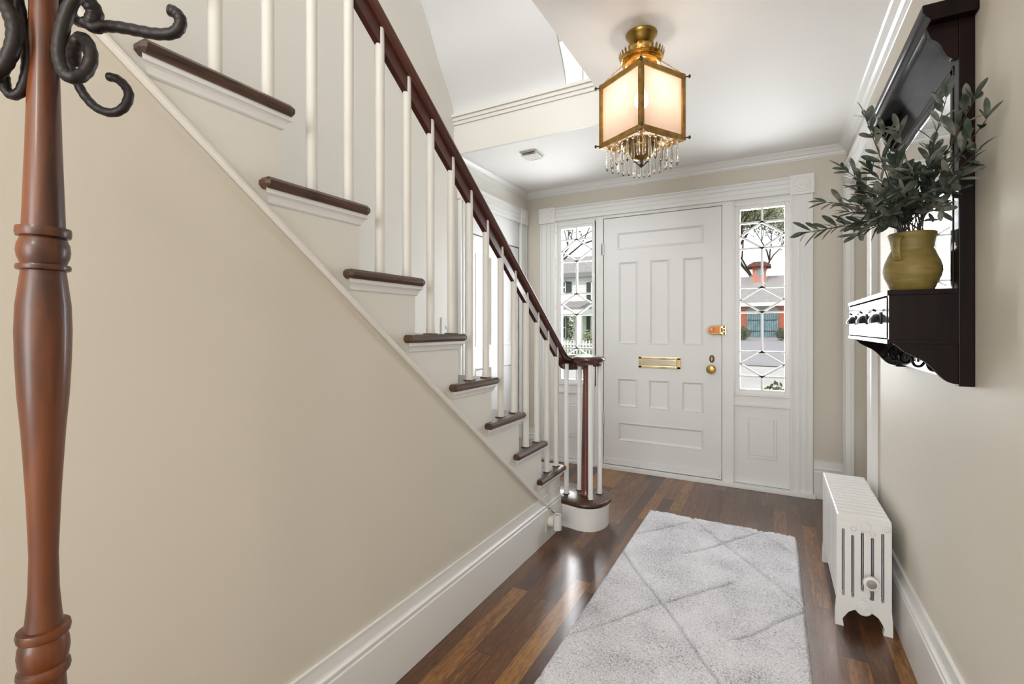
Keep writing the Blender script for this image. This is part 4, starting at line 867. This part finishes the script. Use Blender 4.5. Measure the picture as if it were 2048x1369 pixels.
# white house seen through the left sidelight
HY = 24.0
wh = thing('white_house', 'white clapboard house with grey roof and dark green shutters across the street', 'house', (-9, HY, .3))
e0 = Yp(1150, 552, HY)[1]; r0 = Yp(1150, 523, HY+4)[1]
xl, xr = Yp(1100, 600, HY)[0]-1.5, Yp(1200, 600, HY)[0]+.8
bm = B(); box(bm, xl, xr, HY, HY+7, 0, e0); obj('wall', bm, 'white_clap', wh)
bm = B(); prism(bm, [(HY-.4, e0-.02), (HY+3.5, r0), (HY+7.4, e0), (HY+7.4, e0+.15), (HY+3.5, r0+.18), (HY-.4, e0+.10)], 'x', xl-.4, xr+.4); obj('roof', bm, 'roof', wh)
bm = B(); box(bm, xl-.4, xr+.4, HY-.42, HY-.30, e0-.12, e0+.12); obj('gutter', bm, plain('gutter_grey', (.25, .25, .25), .6), wh)
def win(u0, v0, u1, v1, shut):
    a, zt_ = Yp(u0, v0, HY); c, zb_ = Yp(u1, v1, HY); a2 = a+(c-a)
    bm = B(); box(bm, a, a2, HY-.06, HY-.01, zb_, zt_); f_ = obj('window', bm, 'winglass', wh)
    bm = B(); t = .05
    for q_ in ((a-t, a, zb_-t, zt_+t), (a2, a2+t, zb_-t, zt_+t), (a-t, a2+t, zt_, zt_+t), (a-t, a2+t, zb_-t, zb_), (a, a2, (zt_+zb_)/2-.03, (zt_+zb_)/2+.03), ((a+a2)/2-.02, (a+a2)/2+.02, zb_, zt_)): box(bm, q_[0], q_[1], HY-.09, HY-.02, q_[2], q_[3])
    obj('window_trim', bm, 'outtrim', f_)
    for s0, s1 in shut:
        s_a, s_b = Yp(s0, v0, HY)[0], Yp(s1, v0, HY)[0]; bm = B(); box(bm, s_a, s_b, HY-.08, HY-.01, zb_, zt_); obj('shutter', bm, 'shutter', wh)
win(1123, 565, 1131, 586, [(1132, 1143)]); win(1185, 565, 1193, 600, [(1174, 1181)]); win(1121, 636, 1132, 676, [(1133.5, 1135)]); win(1184, 633, 1192, 675, [(1174, 1181)])
# porch roof and posts
pa, pz = Yp(1121, 606, HY-1.5); pb = Yp(1164, 606, HY-1.5)[0]
bm = B(); prism(bm, [(HY-1.6, pz-.22), (HY, pz+.15), (HY, pz-.1), (HY-1.6, pz-.32)], 'x', pa-1.5, pb); obj('porch_roof', bm, 'roof', wh)
bm = B(); box(bm, pa-1.5, pb, HY-1.55, HY, pz-.62, pz-.30); obj('porch_beam', bm, 'outtrim', wh)
for x in (pb-.12, (pa+pb)/2): bm = B(); box(bm, x-.08, x+.08, HY-1.5, HY-1.34, .3, pz-.6); obj('porch_post', bm, 'outtrim', wh)
# picket fence
FY = 18.5; fa, fz1 = Yp(1100, 680, FY); fb, fz0 = Yp(1200, 704, FY); fa -= 1.2; fb += .6
fc = thing('picket_fence', 'white picket fence in front of the white house', 'fence', ((fa+fb)/2, FY, 0))
n = int((fb-fa)/.135)
for i in range(n):
    x = fa+i*.135; bm = B(); prism(bm, [(x-.03, .05), (x+.03, .05), (x+.03, fz1-.05), (x, fz1+.01), (x-.03, fz1-.05)], 'y', FY-.03, FY)
    obj('picket', bm, 'outtrim', fc)
for z in (.30, fz0+.05, fz1-.22): bm = B(); box(bm, fa, fb, FY, FY+.04, z, z+.09); obj('rail', bm, 'outtrim', fc)
# shrubs and trees
def blob_leaves(bm, c, rx, ry, rz, n, L, seed):
    r = random.Random(seed)
    for i in range(n):
        a, b_, rr = r.random()*6.283, math.acos(r.uniform(-1, 1)), r.random()**.4
        p = Vector((c[0]+rx*rr*math.cos(a)*math.sin(b_), c[1]+ry*rr*math.sin(a)*math.sin(b_), c[2]+rz*rr*math.cos(b_)))
        d = Vector((r.uniform(-1, 1), r.uniform(-1, 1), r.uniform(-.3, 1))).normalized(); s = d.orthogonal().normalized()
        v = [bm.verts.new(p), bm.verts.new(p+d*L*.5+s*L*.28), bm.verts.new(p+d*L), bm.verts.new(p+d*L*.5-s*L*.28)]; bm.faces.new(v)
def shrub(name, label, c, rx, ry, rz, n, L, seed, group=None, mat='bush', cat='shrub'):
    t = thing(name, label, cat, (c[0], c[1], c[2]-rz), group)
    bm = B(); blob_leaves(bm, c, rx, ry, rz, n, L, seed); obj('foliage', bm, mat, t)
    bm = B(); r = random.Random(seed)
    for i in range(7):
        a = r.random()*6.28; tube(bm, [(c[0], c[1], c[2]-rz), (c[0]+rx*.3*math.cos(a), c[1]+ry*.3*math.sin(a), c[2]-rz*.3), (c[0]+rx*.7*math.cos(a), c[1]+ry*.7*math.sin(a), c[2]+rz*.5)], .012*rx*3, 5, .004*rx*3)
    obj('stems', bm, 'bark', t)
p = atY(1545, 793, 4.75); shrub('laurel_shrub', 'glossy green shrub just below the right sidelight', (p.x+.02, 4.8, .13), .26, .22, .56, 2600, .055, 3)
p = atY(1485, 668, 30); shrub('barn_shrub', 'dark green shrub left of the teal barn doors', (p.x-.1, 30, p.z), .50, .5, .42, 900, .11, 4)
p = atY(1563, 669, 30); shrub('barn_shrub', 'low green shrub right of the teal barn doors', (p.x+.15, 30, p.z), .46, .5, .38, 800, .11, 5)
p = atY(1141, 662, 19.3); shrub('tall_shrub', 'slim dark shrub growing behind the picket fence', (p.x, 19.3, p.z), .15, .2, .72, 260, .09, 6)
p = atY(1178, 676, 19.3); shrub('yellow_shrub', 'yellow green shrub behind the picket fence at its right', (p.x, 19.3, p.z), .30, .3, .30, 300, .10, 7, mat='spring')
def tree(label, base, H, seed, spread, r0_, leafn, L, depth=5, mat='spring', lean=(0, 0)):
    t = thing('tree', label, 'tree', base, 'trees outside the sidelights'); r = random.Random(seed); bm = B(); ends = []
    def grow(p, d, ln_, rr, lv):
        q = p+d*ln_; m = p.lerp(q, .5)+Vector((r.uniform(-1, 1), r.uniform(-1, 1), 0))*ln_*.06
        tube(bm, [p, m, q], rr, 6 if lv < 3 else 4, rr*.65); ends.append((q, lv))
        if lv >= depth: return
        for k_ in range(3 if lv else 4):
            nd = (d+Vector((r.uniform(-1, 1), r.uniform(-1, 1), r.uniform(-.35, .6)))*spread).normalized(); grow(q, nd, ln_*r.uniform(.6, .8), rr*.6, lv+1)
    grow(Vector(base), Vector((lean[0], lean[1], 1)).normalized(), H*.34, r0_, 0)
    obj('branches', bm, 'bark', t)
    bm = B(); tw = [e for e, lv in ends if lv >= depth-1]
    for i in range(leafn):
        e = r.choice(tw); c = e+Vector((r.gauss(0, L*2.4), r.gauss(0, L*2.4), r.gauss(0, L*2.4)))
        d = Vector((r.uniform(-1, 1), r.uniform(-1, 1), r.uniform(-1, 1))).normalized(); s = d.orthogonal().normalized()
        bm.faces.new([bm.verts.new(v) for v in (c, c+d*L*.5+s*L*.3, c+d*L, c+d*L*.5-s*L*.3)])
    obj('foliage', bm, mat, t)
p = atY(1489, 600, 46); tree('bare spring tree rising behind the left end of the barn roof', (p.x-1, 44, .6), 12, 21, .6, .30, 9000, .22, 6)
p = atY(1570, 600, 50); tree('pale blossoming tree behind the right side of the barn', (p.x+7, 56, .6), 14, 5, .7, .26, 14000, .28, 6)
p = atY(1530, 600, 60); tree('pale tree farthest behind the middle of the barn', (p.x-1, 74, .6), 18, 8, .7, .3, 20000, .34, 6)
p = atY(1110, 600, 14); tree('thin leafed tree hanging over the street left of the white house view', (p.x-1.6, 14.5, 0), 7.2, 14, .8, .10, 700, .13, 5, 'bush', (.25, 0))
